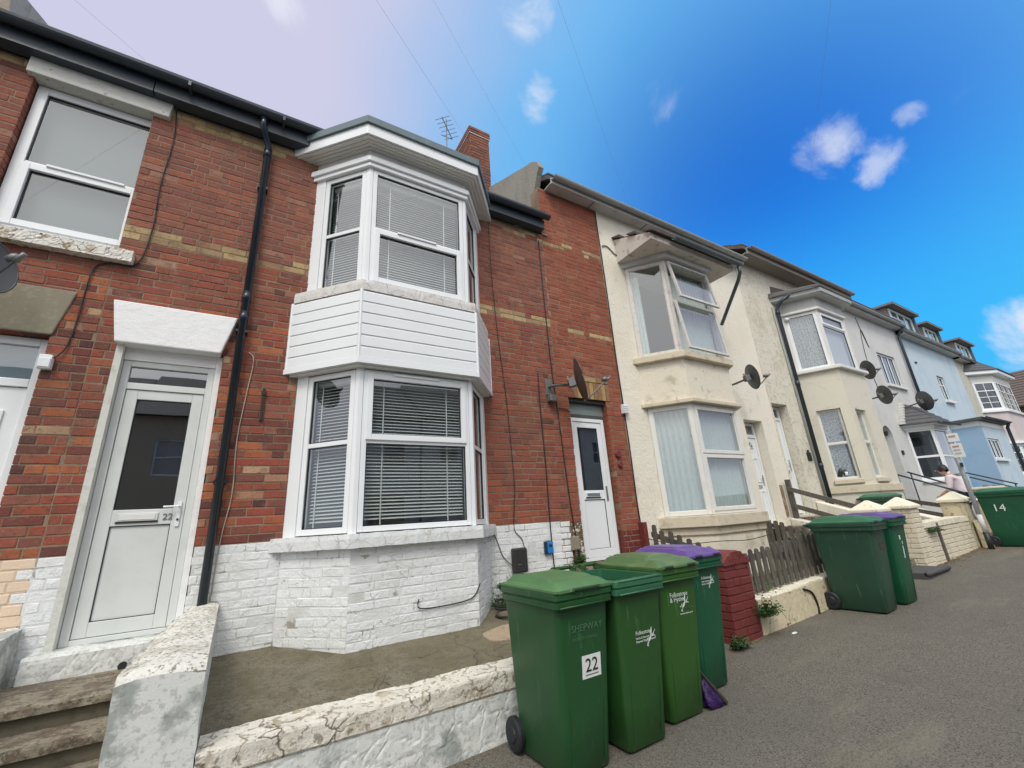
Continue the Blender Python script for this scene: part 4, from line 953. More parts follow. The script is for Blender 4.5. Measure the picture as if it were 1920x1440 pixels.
# ------------------------------------------------------------------ wheelie bins
def rr(x0, x1, y0, y1, r, z, n=4):
    out = []
    for (cx, cy, a0) in ((x1-r, y0+r, -PI/2), (x1-r, y1-r, 0), (x0+r, y1-r, PI/2), (x0+r, y0+r, PI)):
        for k in range(n+1): a = a0+PI/2*k/n; out.append((cx+r*math.cos(a), cy+r*math.sin(a), z))
    return out
def bin_(x, y, rz, label, body, lid, opened=False, W=.235, Dd=.33, H=1.0, group='green wheelie bins standing along the pavement', z=None, lidkind=0):
    t = thing('wheelie_bin', (x, y, (GZ(x) if z is None else z)+.0), label, 'bin', group, math.radians(rz))
    wb, wt = W-.068, W-.022; f0, f1 = -Dd+.12, -Dd+.03; b0, b1 = Dd-.05, Dd-.01
    B = MB(); hs_ = [.015, .03, .30, .60, .93*H]
    R = []
    for h in hs_:
        q = h/(.93*H); w_ = wb+(wt-wb)*q; R.append(rr(-w_, w_, f0+(f1-f0)*q, b0+(b1-b0)*q, .035, h))
    R[0] = rr(-wb+.01, wb-.01, f0+.01, b0-.01, .03, .012)
    if opened:
        B.loft(R, cap=False); B.poly(list(reversed(R[0])))
        w_ = wt-.012
        B.loft([rr(-w_, w_, f1+.012, b1-.012, .03, .93*H), rr(-wb+.01, wb-.01, f0+.02, b0-.02, .03, .05)], cap=False); B.poly(rr(-wb+.01, wb-.01, f0+.02, b0-.02, .03, .05))
    else: B.loft(R)
    bd = B.build('body', body, t, smooth=False, local=True)
    shade(bd)
    # raised ribs on the front and the side panel edges
    C = MB(); z0, z1, z2, z3 = .905*H, .945*H, .955*H, 1.0*H
    cin = wt-.012
    def ring(w_, dy, z): return rr(-w_, w_, -Dd-dy, Dd+dy*.6, .03, z)
    prof = [(W-.018, -.02, z0), (W-.004, -.004, z0+.008), (W-.003, .0, z1), (W-.010, -.008, z1+.006), (W-.010, -.008, z2), (W, .004, z2+.006), (W, .004, z3-.006), (W-.006, -.002, z3)]
    rings = [ring(*p) for p in prof]
    rings.append(rr(-cin, cin, f1+.012, b1-.012, .03, z3)); rings.append(rr(-cin, cin, f1+.012, b1-.012, .03, z0)); rings.append(ring(W-.018, -.02, z0))
    C.loft(rings, cap=False)
    shade(C.build('rim', body if not opened else lid, t, local=True), .5)
    for zb_ in (z0+.012, z3-.004): MB().tube([(-W+.03, -Dd-.003, zb_), (W-.03, -Dd-.003, zb_)], .006, 6).build('rim_bead', body if not opened else lid, t, local=True, smooth=True)
    # handles and hinge
    hn = MB(); yb = Dd+.055; zh = H*.985 if not opened else H+.035
    for (xa, xb) in ((-W+.01, -.035), (.035, W-.01)):
        hn.tube([(xa, yb, zh), (xb, yb, zh)], .015, 8)
        for xx in (xa+.02, xb-.01): hn.hexa([(xx-.008, Dd-.02, zh-.05), (xx+.008, Dd-.02, zh-.05), (xx+.008, yb, zh-.018), (xx-.008, yb, zh-.018), (xx-.008, Dd-.02, zh), (xx+.008, Dd-.02, zh), (xx+.008, yb, zh+.016), (xx-.008, yb, zh+.016)])
    hn.build('handle', body, t, local=True)
    for sx_ in (-1, 1):
        wh = MB(); xa, xb = sx_*(wb-.002), sx_*(wb+.045)
        wh.tube([(xa, b0+.02, .1), (xa+(xb-xa)*.2, b0+.02, .1), (xa+(xb-xa)*.8, b0+.02, .1), (xb, b0+.02, .1)], [.088, .1, .1, .088], 24)
        w_ = wh.build('wheel', tyre, t, local=True)
        MB().tube([(xb-.002*sx_, b0+.02, .1), (xb+.008*sx_, b0+.02, .1)], [.05, .04], 14).build('hub', tyre, w_, local=True)
    MB().tube([(-wb-.02, b0+.02, .1), (wb+.02, b0+.02, .1)], .012, 8).build('axle', steel, t, local=True)
    # lid
    Lm = MB()
    def Lr(w_, ya, yb_, z, r=.035): return rr(-w_, w_, ya, yb_, r, z)
    if not opened:
        w1_ = W-.003; nx_, ny_ = 36, 44; ya, yb_ = -Dd-.006, Dd+.02
        def sms(e0, e1, x_): q = max(0, min(1, (x_-e0)/(e1-e0))); return q*q*(3-2*q)
        def hgt(a, b):      # a = -1..1 across, b = 0 front .. 1 back
            A = abs(a); edge = sms(1.0, .86, A)*sms(0, .03, b)*sms(1, .94, b)
            dome = sms(.98, .60, A)*sms(.02, .30, b)*sms(1.0, .80, b)
            ridge = math.exp(-((A-.70)/.05)**2)*sms(.12, .25, b)*sms(.95, .85, b)
            grip = math.exp(-((b-.10)/.07)**2)*sms(.95, .75, A)*(1 if lidkind == 0 else sms(.25, .5, A)*1.2)
            valley = math.exp(-((A-.84)/.05)**2)*sms(.1, .3, b)
            panel = 0 if lidkind == 0 else sms(.55, .50, A)*sms(.22, .30, b)*sms(.88, .80, b)
            return .014*edge+.040*dome+.014*ridge+.020*grip-.010*valley+.016*panel
        top = []; 
        for j_ in range(ny_+1):
            b = j_/ny_; row = []
            for i_ in range(nx_+1):
                a = -1+2*i_/nx_; cr = .05
                x_ = a*w1_; y_ = ya+(yb_-ya)*b; bow = -.012*(1-a*a)*(1-b)**3
                row.append((x_, y_+bow, H+.014+hgt(a, b)))
            top.append(row)
        vs_ = [p_ for r_ in top for p_ in r_]; W_ = nx_+1
        fs_ = [(j_*W_+i_, j_*W_+i_+1, (j_+1)*W_+i_+1, (j_+1)*W_+i_) for j_ in range(ny_) for i_ in range(nx_)]
        loop = [i_ for i_ in range(W_)]+[j_*W_+nx_ for j_ in range(1, ny_+1)]+[ny_*W_+i_ for i_ in range(nx_-1, -1, -1)]+[j_*W_ for j_ in range(ny_-1, 0, -1)]
        n0 = len(vs_); vs_ += [(vs_[k_][0], vs_[k_][1], H+.001) for k_ in loop]
        fs_ += [(loop[(k_+1) % len(loop)], loop[k_], n0+k_, n0+(k_+1) % len(loop)) for k_ in range(len(loop))]; fs_.append(tuple(n0+k_ for k_ in range(len(loop)-1, -1, -1)))
        lo = shade(MB().mesh(vs_, fs_).build('lid', lid, t, local=True), .7)
        # hand grips under the front lip
        for s_ in (-1, 1) if lidkind else (0,):
            hw = .055 if lidkind else .13; cx_ = s_*W*.52
            MB().loft([rr(cx_-hw, cx_+hw, -Dd-.020, -Dd+.01, .006, H+.003), rr(cx_-hw*.9, cx_+hw*.9, -Dd-.024, -Dd+.01, .006, H+.022)]).build('lid_grip', lid, lo, local=True)
            MB().loft([rr(cx_-hw*.8, cx_+hw*.8, -Dd-.0245, -Dd-.015, .003, H+.005), rr(cx_-hw*.75, cx_+hw*.75, -Dd-.0262, -Dd-.015, .003, H+.012)]).build('grip_recess', gasket, lo, local=True)
    else:
        # lid hanging down behind
        yk = Dd+.075; Lm.loft([[(p[0], yk+.0, p[1]) for p in [(q[0], q[1]+.61*H) for q in [(a[0], a[1]) for a in rr(-W, W, -.33, .33, .035, 0)]]], [(p[0], yk+.03, p[1]) for p in [(q[0]*.95, q[1]*.97+.61*H) for q in [(a[0], a[1]) for a in rr(-W, W, -.33, .33, .035, 0)]]]])
        Lm.build('lid', lid, t, local=True)
    t['_front'] = 0; del t['_front']
    # moulded front panel lines
    def yf(h): return f0+(f1-f0)*h/(.93*H)
    for s_ in (-1, 1):
        xa = s_*(wb-.045); MB().hexa([(xa-.004, yf(.06)-.004, .06), (xa+.004, yf(.06)-.004, .06), (xa+.004, yf(.06)+.01, .06), (xa-.004, yf(.06)+.01, .06), (xa-.002+s_*.01, yf(.38)-.003, .38), (xa+.002+s_*.01, yf(.38)-.003, .38), (xa+.002+s_*.01, yf(.38)+.01, .38), (xa-.002+s_*.01, yf(.38)+.01, .38)]).build('moulded_rib', body, t, local=True)
    return t, yf
def front_text(t, yf, s, size, x, h, m, name='lettering', align='LEFT', ext=.0004, off=.0035):
    y = yf(h)-off; sl = (yf(h)-yf(h+.3))/.3
    return text(t, s, size, tmat((x, y, h), (1, 0, 0), (0, -sl, 1)), m, name, ext, align, local=True)
def logo(t, yf, x, h, s, m=print_w, big=True):
    """leaping figure and the council name printed on the front"""
    y = lambda z: yf(z)-.003
    fig = MB()
    def limb(pts, w):
        for (a, wa), (b, wb_) in zip(list(zip(pts, w)), list(zip(pts, w))[1:]):
            d = Vector((b[0]-a[0], b[1]-a[1])); d.normalize(); n = Vector((-d.y, d.x))
            q = [(a[0]+n.x*wa, a[1]+n.y*wa), (a[0]-n.x*wa, a[1]-n.y*wa), (b[0]-n.x*wb_, b[1]-n.y*wb_), (b[0]+n.x*wb_, b[1]+n.y*wb_)]
            fig.poly([(x+(p[0]+(.22 if big else .12))*s, y(h+p[1]*s), h+p[1]*s) for p in q])
    limb([(.62, .50), (.52, .33), (.40, .22), (.28, .02)], [.03, .075, .05, .018])
    limb([(.42, .24), (.34, .06), (.40, -.02)], [.05, .022, .012])
    limb([(.60, .46), (.62, .70), (.66, .86)], [.04, .05, .015]); limb([(.60, .46), (.78, .44), (.92, .40)], [.05, .03, .012]); limb([(.64, .44), (.80, .56), (.92, .72)], [.035, .02, .01])
    limb([(.50, .60), (.56, .66)], [.03, .03]); limb([(.18, .30), (.24, .24), (.36, .36), (.40, .40)], [.012, .02, .02, .01])
    fig.build('printed_figure', m, t, local=True)
    if big:
        front_text(t, yf, 'Folkestone', .042*s/.13, x-.34*s, h+.80*s, m); front_text(t, yf, '& Hythe', .042*s/.13, x-.34*s, h+.55*s, m)
        front_text(t, yf, 'District Council', .020*s/.13, x+.52*s, h+.12*s, print_f if m is print_w else m)
        front_text(t, yf, 'folkestone-hythe.gov.uk', .014*s/.13, x+.38*s, h-.14*s, m)
    else:
        front_text(t, yf, 'Folkestone', .034*s/.13, x-.38*s, h+.62*s, m)
        front_text(t, yf, 'Hythe & Romney Marsh', .018*s/.13, x-.38*s, h+.42*s, m); front_text(t, yf, 'Shepway District Council', .018*s/.13, x-.38*s, h+.27*s, m)
t1, yf = bin_(1.862, 2.64, 1.0, 'green bin with house number 22 sticker and closed green lid, nearest to the camera', bin_g[0], lid_g[0])
front_text(t1, yf, 'SHEPWAY', .056, -.105, .765, print_f, ext=.0008); front_text(t1, yf, 'DISTRICT COUNCIL', .023, -.10, .715, print_f)
s_ = MB(); z0, z1 = .50, .625; s_.hexa([(-.028, yf(z0)-.002, z0), (.122, yf(z0)-.002, z0), (.122, yf(z0)+.004, z0), (-.028, yf(z0)+.004, z0), (-.028, yf(z1)-.002, z1), (.122, yf(z1)-.002, z1), (.122, yf(z1)+.004, z1), (-.028, yf(z1)+.004, z1)]); s_.build('number_sticker', sticker_m, t1, local=True)
front_text(t1, yf, '22', .105, .047, .535, print_k, 'house_number', 'CENTER', .0008); 
ln_ = MB(); z = .516; ln_.box(-.005, .10, yf(z)-.0034, yf(z)-.0022, z, z+.004); ln_.build('small_print', print_k, t1, local=True)
t2, yf = bin_(2.342, 2.62, 0, 'open lidless-looking green bin, second from the left in the front row', bin_g[1], lid_g[2], True)
logo(t2, yf, -.01, .57, .13, print_w, False)
t3, yf = bin_(2.822, 2.68, -1, 'yellowish green bin with council leaping figure logo, third in the front row', bin_g[3], lid_g[1], lidkind=1)
logo(t3, yf, -.055, .69, .135)
t4, yf = bin_(3.365, 2.84, 1, 'bright green bin with purple lid beside the red brick pier', bin_g[2], lid_p, lidkind=1)
logo(t4, yf, -.02, .75, .12, print_w, False)
t5, yf = bin_(6.55, 2.74, 2, 'dark green green-lidded bin at the picket fence, left of a purple-lidded one', bin_g[4], lid_g[2], W=.24, Dd=.34, lidkind=1)
MB().hexa([(-.02+a*.12, yf(z)-.003+b*.004, z) for z in (.68, .76) for (a, b) in ((0, 0), (1, 0), (1, 1), (0, 1))]).build('faded_label', mat('faded_brown_label', (.06, .045, .03), .7), t5, local=True)
t6, yf = bin_(7.12, 2.71, 0, 'green bin with purple lid in front of the picket fence, white smears on its front', bin_g[2], lid_p, W=.24)
for (xa, z0, z1, w_) in ((-.03, .74, .79, .03), (.02, .52, .66, .018), (.03, .68, .72, .01)): MB().hexa([(xa+a*w_, yf(z)-.003+b*.004, z) for z in (z0, z1) for (a, b) in ((0, 0), (1, 0), (1, 1), (0, 1))]).build('paint_smear', print_w, t6, local=True)
t7, yf = bin_(13.0, 2.52, 2, 'green bin with painted number 14, at the right edge behind the sign post', bin_g[2], lid_g[2], W=.29, Dd=.38, H=1.03)
text(t7, '14', .19, tmat((-.262, .11, .66), (0, -1, 0), (-.04, 0, 1)), print_w, 'painted_number', .001, 'CENTER', local=True)
t8, yf = bin_(13.75, 2.60, -4, 'green bin with purple lid at the right edge, behind bin 14', bin_g[2], lid_p, W=.26, Dd=.36)
t9, yf = bin_(11.25, 3.95, 20, 'dark green bin standing in the raised front garden behind the cream piers', bin_g[4], lid_g[2], z=.50)
# crumpled purple bag and a stick, low beside the purple-lidded bin
bg_ = MB(); rb_ = []
for (z, r, ox) in ((.004, .085, 0), (.015, .10, 0), (.04, .098, -.01), (.075, .078, -.02), (.12, .048, -.045), (.165, .022, -.065), (.18, .006, -.07)):
    rb_.append([(3.12+ox+r*math.cos(a)*(1+.30*noise.noise((a*1.3, z*14, 0))+.18*math.sin(a*5+z*30)), 2.50+r*.75*math.sin(a)*(1+.3*noise.noise((a*1.7, z*11, 4))), GZ(3.1)+z+.012*noise.noise((a*2, z*20, 7))) for a in [2*PI*k/26 for k in range(26)]])
bg_.loft(rb_); b_ = bg_.build('purple_bag', mat('glossy_purple_plastic', (.018, .004, .055), .15, [(9, (.07, .015, .15), .5, .7, .6)], [('n', 22, .9)]), smooth=True)
tag(b_, 'crumpled shiny purple bag low on the pavement beside the purple-lidded bin', 'plastic bag')
mb = MB(); mb.tube([(3.04, 2.55, .38), (3.10, 2.50, .27), (3.19, 2.43, .12)], [.007, .011, .016], 8); tag(mb.build('dark_stick', mat('dark_wood_stick', (.04, .025, .02), .5)), 'short dark stick leaning on the purple bag', 'stick')

# ------------------------------------------------------------------ plants and litter
def weeds(name, c_, n, h, sp, label, kind_leaf=True, wall_side=0):
    rnd = random.Random(int(c_[0]*100)); mb = MB(); c_ = Vector(c_)
    for i in range(n):
        p = c_+Vector((rnd.gauss(0, sp), rnd.gauss(0, sp*.4), 0)); a = rnd.uniform(0, 2*PI); lean = rnd.uniform(.1, .8); H_ = h*rnd.uniform(.4, 1)
        d = Vector((math.cos(a)*lean, math.sin(a)*lean-wall_side*.4, 1)).normalized(); s_ = d.cross(Vector((0, 0, 1))).normalized(); q = p
        k = 4; wd_ = .004 if not kind_leaf else .003
        for j in range(k):
            q2 = q+d*H_/k; d = (d+Vector((d.x*.25, d.y*.25, -.22))).normalized()
            mb.poly([q-s_*wd_, q+s_*wd_, q2+s_*wd_*.6, q2-s_*wd_*.6])
            if kind_leaf:
                for sg in (-1, 1):
                    t_ = q2+s_*sg*rnd.uniform(.015, .035)+d*rnd.uniform(-.01, .02)+Vector((0, -rnd.uniform(0, .02), 0)); m_ = (q2+t_)*.5+Vector((0, 0, .008)); w_ = d*rnd.uniform(.006, .012)
                    mb.poly([q2, m_-w_, t_, m_+w_])
            q = q2
    return tag(mb.build(name, leaf_m), label, 'weed')
weeds('weed_clump', (2.62, 4.68, .55), 60, .30, .10, 'straggly green weeds growing at the wall right of the bay', True)
weeds('weed_clump', (2.66, 4.66, .60), 40, .38, .09, 'thin dry grass stalks among the weeds right of the bay', False)
weeds('weed_clump', (4.92, 3.07, .34), 90, .22, .05, 'bushy green weed growing between the red pier and the cream wall', True, 1)
weeds('weed_clump', (4.34, 3.07, .15), 60, .14, .05, 'low green weed at the foot of the red pier', True, 1)
weeds('weed_clump', (5.3, 3.36, .52), 60, .22, .25, 'weeds behind the picket fence on the cream wall', True)
weeds('moss_tuft', (10.35, 3.07, .86), 160, .09, .12, 'bright green moss cushion on the cream brick wall', True, 1)
weeds('weed_clump', (10.9, 4.55, .6), 80, .3, .2, 'weeds in the raised garden beside the black downpipe', True)
weeds('weed_clump', (3.80, 4.76, .90), 40, .14, .03, 'small creeper at the peeling bricks beside the right-hand door', True)
rnd = random.Random(5); mb = MB()
for i in range(420):
    x = rnd.uniform(9.9, 13.2); y = 3.08-abs(rnd.gauss(0, .12)); a = rnd.uniform(0, PI); r = rnd.uniform(.01, .03); z = GZ(x)+.004+rnd.uniform(0, .01)
    mb.poly([(x-r*math.cos(a), y-r*math.sin(a), z), (x+.4*r*math.sin(a), y-.4*r*math.cos(a), z+.006), (x+r*math.cos(a), y+r*math.sin(a), z), (x-.4*r*math.sin(a), y+.4*r*math.cos(a), z+.004)])
tag(mb.build('leaf_litter', dry_m), None, None, kind='stuff')
mb = MB()
for i in range(260):
    x = rnd.choice([rnd.uniform(4.3, 7.5), rnd.uniform(4.2, 5.2), rnd.uniform(.9, 3.6)]); y = 3.08-abs(rnd.gauss(0, .05)); a = rnd.uniform(0, PI); r = rnd.uniform(.005, .016); z = GZ(x)+.004
    mb.poly([(x-r*math.cos(a), y-r*math.sin(a), z), (x+.4*r*math.sin(a), y-.4*r*math.cos(a), z+.004), (x+r*math.cos(a), y+r*math.sin(a), z), (x-.4*r*math.sin(a), y+.4*r*math.cos(a), z+.003)])
for i in range(240):
    x = rnd.uniform(-.05, 3.0); y = rnd.uniform(3.4, 4.3); a = rnd.uniform(0, PI); r = rnd.uniform(.003, .011); z = .405+.115*(y-3.3)+.010*x+.013
    mb.poly([(x-r*math.cos(a), y-r*math.sin(a), z), (x+.5*r*math.sin(a), y-.5*r*math.cos(a), z+.004), (x+r*math.cos(a), y+r*math.sin(a), z), (x-.5*r*math.sin(a), y+.5*r*math.cos(a), z+.003)])
tag(mb.build('debris', dry_m), None, None, kind='stuff')
for (x, y, s_, lb_) in ((5.15, 2.92, .045, 'white litter scrap at the foot of the cream wall'),):
    mb = MB(); mb.loft([rr(x-s_, x+s_*.8, y-s_*.3, y+s_*.3, s_*.15, GZ(x)+.003, 2), rr(x-s_*.8, x+s_*.6, y-s_*.2, y+s_*.2, s_*.1, GZ(x)+.012, 2)]); tag(mb.build('litter_scrap', litter_m), lb_, 'litter')

# ------------------------------------------------------------------ the rendered houses further up the street
def bay_walls(parent, plan, z0, z1, m, holes=None, d=0, name='bay_wall', thick=.1):
    A = offs(plan, d)
    for i in range(len(A)-1):
        f_ = fr2(A[i], A[i+1]); ln = dist(A[i], A[i+1])
        ops = (holes or {}).get(i, [])
        wall(parent, f_, 0, ln, z0, z1, ops, m, thick=thick, name=name)
def door_panelled(parent, x0, x1, z0, z1, y, zfan, m=upvc, number=None, strip=False):
    d = MB(); f = .05
    d.box(x0, x0+f, y, y+.07, z0, z1); d.box(x1-f, x1, y, y+.07, z0, z1); d.box(x0+f, x1-f, y, y+.07, z1-f, z1); d.box(x0+f, x1-f, y, y+.07, zfan-.04, zfan+.03)
    fr_ = d.build('door_frame', m, parent, bevel=.004)
    MB().poly([(x0+f, y+.03, zfan+.03), (x1-f, y+.03, zfan+.03), (x1-f, y+.03, z1-f), (x0+f, y+.03, z1-f)]).build('pane', glass_d, fr_)
    a0, a1, b0, b1 = x0+f+.004, x1-f-.004, z0+.02, zfan-.044; Y = y+.02
    lf = MB().box(a0, a1, Y, Y+.045, b0, b1).build('door', m, parent); cx = (a0+a1)/2; w_ = a1-a0; h = b1-b0
    g = MB(); n = 10; R = w_*.26; zc = b1-.10*h-R*.3
    if not strip:
        g.poly([(cx+R*math.cos(PI-PI*k/n), Y-.003, zc+R*math.sin(PI-PI*k/n)) for k in range(n+1)]); g.build('fan_pane', glass_d, lf)
        r_ = MB(); r_.tube([(cx+R*math.cos(PI*k/n), Y-.004, zc+R*math.sin(PI*k/n)) for k in range(n+1)]+[(cx+R, Y-.004, zc)], .012, 5)
        for k in (3, 5, 7): r_.tube([(cx, Y-.006, zc), (cx+R*math.cos(PI*k/n), Y-.006, zc+R*math.sin(PI*k/n))], .006, 4)
        r_.tube([(cx-R, Y-.004, zc), (cx+R, Y-.004, zc)], .012, 5); r_.build('fan_moulding', m, lf)
    else: 
        g.poly([(cx-w_*.10, Y-.003, b0+h*.55), (cx+w_*.10, Y-.003, b0+h*.55), (cx+w_*.10, Y-.003, b0+h*.86), (cx-w_*.10, Y-.003, b0+h*.86)]); g.build('pane', glass_d, lf)
        g = MB(); g.poly([(cx+w_*.2*math.cos(PI-PI*k/n), Y-.003, b0+h*.9+w_*.2*math.sin(PI-PI*k/n)) for k in range(n+1)]); g.build('fan_pane', glass_d, lf)
    for (qa, qb) in ((.06, .38), (.48, .76) if not strip else (.40, .5)):
        for s in (-1, 1):
            xa, xb = sorted((cx+s*w_*.07, cx+s*w_*.36)); za, zb = b0+h*qa, b0+h*qb; r_ = MB(); e = .014
            r_.box(xa, xa+e, Y-.014, Y-.001, za, zb); r_.box(xb-e, xb, Y-.014, Y-.001, za, zb); r_.box(xa+e, xb-e, Y-.0135, Y-.001, za, za+e); r_.box(xa+e, xb-e, Y-.0135, Y-.001, zb-e, zb)
            r_.build('panel', m, lf)
    MB().box(cx-.13, cx+.13, Y-.018, Y-.001, b0+h*.415, b0+h*.45).build('letterbox', chrome, lf, bevel=.003)
    MB().box(a1-.055, a1-.03, Y-.02, Y-.001, b0+h*.44, b0+h*.56).tube([(a1-.042, Y-.03, b0+h*.52), (a1-.13, Y-.035, b0+h*.52)], .008, 6).build('handle', chrome, lf)
    if number: text(lf, number, .07, tmat((cx-.05, Y-.005, b0+h*.48), (1, 0, 0), (0, 0, 1)), steel, 'door_number', .002)
def eave(parent, x0, x1, y_in, z, m, depth=.25, fh=.14, gm=grey_pl, gr=.06):
    """soffit, fascia board and gutter along the top of a front"""
    yo = y_in-depth
    MB().box(x0, x1, yo, y_in-.002, z, z+.02).build('soffit', m, parent)
    MB().box(x0, x1, yo-.022, yo-.001, z-.015, z+fh).build('fascia', m, parent)
    gutter(parent, x0, x1, yo-.024-gr, z+fh-.005, gr, gm)

# --- cream house
HD = thing('rendered_house', (7.3, 4.8, .3), 'cream rendered house with two-storey bay and upstairs window swung open, beside the red bricks', 'house')
dD = (8.42, 9.08, 1.08, 3.17)
PD = [(5.58, 4.80), (6.05, 4.22), (7.30, 4.22), (7.78, 4.80)]
wall(HD, FW, 5.075, 9.58, .1, 7.04, [dD, (5.7, 7.66, 1.45, 3.1), (5.7, 7.66, 4.2, 5.8)], stucco)
hollow(HD, 5.06, 9.58, 12.8, 7.05)
gable_roof(HD, 5.06, 9.62, 7.2, 4.6, 9.7, 8.8, 13.0)
bay_walls(HD, PD, .1, 1.24, stucco_b, d=.0, name='bay_base')
bay_walls(HD, PD, 3.20, 3.95, stucco_b, d=.0)
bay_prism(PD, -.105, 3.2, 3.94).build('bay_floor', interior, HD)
def rstrip(parent, plan, d0, d1, z0, z1, name, m): return bay_strip(plan, d0, d1, z0, z1).build(name, m, parent, bevel=.012)
sill_c = mat('cream_sill_paint', (.62, .55, .42), .8, [(6, (.40, .34, .24), .52, .7, .7), (20, (.2, .15, .1), .64, .72, .6)], [('n', 30, .6)])
rstrip(HD, PD, -.1, .09, 1.235, 1.40, 'sill', sill_c); rstrip(HD, PD, -.1, .03, 1.12, 1.234, 'sill', sill_c); rstrip(HD, PD, -.1, .07, 3.165, 3.235, 'drip_mould', sill_c); rstrip(HD, PD, -.1, .09, 3.945, 4.06, 'sill', sill_c)
def fside(plan, i): return fr2(plan[i], plan[i+1]), dist(plan[i], plan[i+1])
for (z0, z1, lo) in ((1.40, 3.165, True), (4.06, 5.90, False)):
    for i in range(3):
        f_, ln = fside(PD, i)
        if i == 1:
            if lo: window(HD, f_, .02, ln-.02, z0+.005, z1-.005, -.03, .06, trans=(2.33,), sash=(0, 1), m=upvc_w, sw=.04)
            else: pass
        else: window(HD, f_, .04, ln-.02 if i == 0 else ln-.06, z0+.005, z1-.005, -.03, .07, m=upvc_w if lo else dull)
# upper front: old frame with top-hung casement swung outwards
f_, ln = fside(PD, 1)
mb = MB()
for bx in ((.0, .07, 4.065, 5.895), (ln-.07, ln, 4.065, 5.895), (.07, ln-.07, 4.065, 4.13), (.07, ln-.07, 5.83, 5.895), (.07, ln-.07, 5.03, 5.09)): mb.fbox(f_, bx[0], bx[1], -.10, -.02, bx[2], bx[3])
wf = mb.build('window', dull, HD, bevel=.004)
def hung(z0, z1, open_, nm='sash'):
    ang = open_; s = .045
    def P(a, dz, off): # dz downwards from the hinge at top z1
        return f_.P(a, .0+dz*math.sin(ang)+off*math.cos(ang), z1-dz*math.cos(ang)+off*math.sin(ang))
    H_ = z1-z0; sb = MB()
    for (a0, a1, d0, d1) in ((.06, .06+s, 0, H_), (ln-.06-s, ln-.06, 0, H_), (.06+s, ln-.06-s, 0, s), (.06+s, ln-.06-s, H_-s, H_)):
        sb.hexa([P(a0, d1, .03), P(a1, d1, .03), P(a1, d1, -.01), P(a0, d1, -.01), P(a0, d0, .03), P(a1, d0, .03), P(a1, d0, -.01), P(a0, d0, -.01)])
    so_ = sb.build(nm, dull, wf, bevel=.003)
    MB().poly([P(.06+s, H_-s, .01), P(ln-.06-s, H_-s, .01), P(ln-.06-s, s, .01), P(.06+s, s, .01)]).build('pane', glass, so_)
hung(5.06, 5.86, .16); hung(4.10, 5.06, .10)
# curtains
for (pl, i, z0, z1, nm) in ((PD, 0, 1.48, 3.10, 'lower left pane'), (PD, 1, 1.50, 3.10, 'lower front panes'), (PD, 1, 4.15, 5.70, 'open upstairs front window')):
    f_, l2 = fside(pl, i); pleats(None, f_, .06, l2-.06, -.14, z1, z0, net, 'net_curtain', label='pleated pale net curtain in the %s of the cream bay' % nm, cat='curtain')
f_, l2 = fside(PD, 0)
pleats(None, f_, .08, .24, -.12, 5.72, 4.15, net, 'net_curtain', label='narrow pale curtain at the left of the upstairs side pane of the cream bay', cat='curtain', wl=.06)
# pent roof over the bay
mb = MB().hexa([(5.47, 3.98, 6.00), (7.86, 3.98, 6.00), (7.86, 4.795, 6.00), (5.47, 4.795, 6.00), (5.47, 3.98, 6.12), (7.86, 3.98, 6.12), (7.86, 4.795, 6.50), (5.47, 4.795, 6.50)])
mb.build('bay_roof_cheek', mat('stained_pinkish_paint', (.62, .57, .51), .85, [(7, (.25, .2, .14), .54, .68, .7), (30, (.10, .08, .06), .64, .72, .8)], [('n', 30, .7)]), HD)
bay_prism([(5.60, 4.8), (6.02, 4.17), (7.34, 4.17), (7.76, 4.8)], .03, 5.90, 5.998).build('bay_soffit', fascia, HD)
for k in range(5):
    t0, t1 = k/5, (k+1)/5; ya, yb = 3.90+.90*t0, 3.90+.90*t1; za, zb = 6.10+.42*t0, 6.10+.42*t1
    n = 10
    for i in range(n):
        xa = 5.42+2.46*i/n+(.12 if k % 2 else 0); xb = min(xa+2.46/n-.006, 7.9); e = random.uniform(0, .008)
        MB().hexa([(xa, ya, za+.012), (xb, ya, za+.012), (xb, yb, zb+.012), (xa, yb, zb+.012), (xa, ya-.01, za+.05+e), (xb, ya-.01, za+.05+e), (xb, yb, zb+.03), (xa, yb, zb+.03)]).build('roof_tile', tile_br, HD)
gutter(HD, 5.95, 7.92, 3.86, 6.10, .055, mat('dull_grey_blue_gutter', (.10, .12, .13), .5))
MB().tube([(7.88, 3.87, 6.05), (7.90, 3.88, 5.93), (8.0, 4.0, 5.84), (8.30, 4.72, 5.22)], .035, 10).build('rainwater_pipe', MATS['dull_grey_blue_gutter'], HD, smooth=True)
eave(HD, 3.90, 9.60, 4.8, 7.03, fascia, .20, .10)
for x in (4.9, 6.3, 8.0): MB().box(x-.006, x+.006, 4.592, 4.79, 7.022, 7.029).build('soffit_joint', gasket, HD)
vt = MB().box(5.0, 5.12, 4.74, 4.79, 3.03, 3.18); v0 = vt.build('wall_vent', upvc, HD, bevel=.004)
for k in range(4): MB().box(5.005, 5.125, 4.728, 4.739, 3.04+.035*k, 3.06+.035*k).build('vent_louvre', upvc, v0)
door_panelled(HD, 8.44, 9.06, 1.08, 3.15, 4.98, 2.88)
bell = MB().tube([(8.42, 4.7, 0)]*2, .001, 4) if False else None
cable('cable', [(5.08, 4.78, 1.14), (5.5, 4.5, 1.02), (6.0, 4.16, 1.03), (6.6, 4.13, 1.0), (7.3, 4.13, 1.04)], .006, cable_b, 'thin dark cable looping below the sill of the cream bay')
cable('cable', [(5.12, 4.785, 6.25), (5.25, 4.785, 6.28), (5.4, 4.785, 6.18), (5.47, 4.785, 6.15)], .010, cable_b, 'short black cable from the brick corner to the cream bay roof')
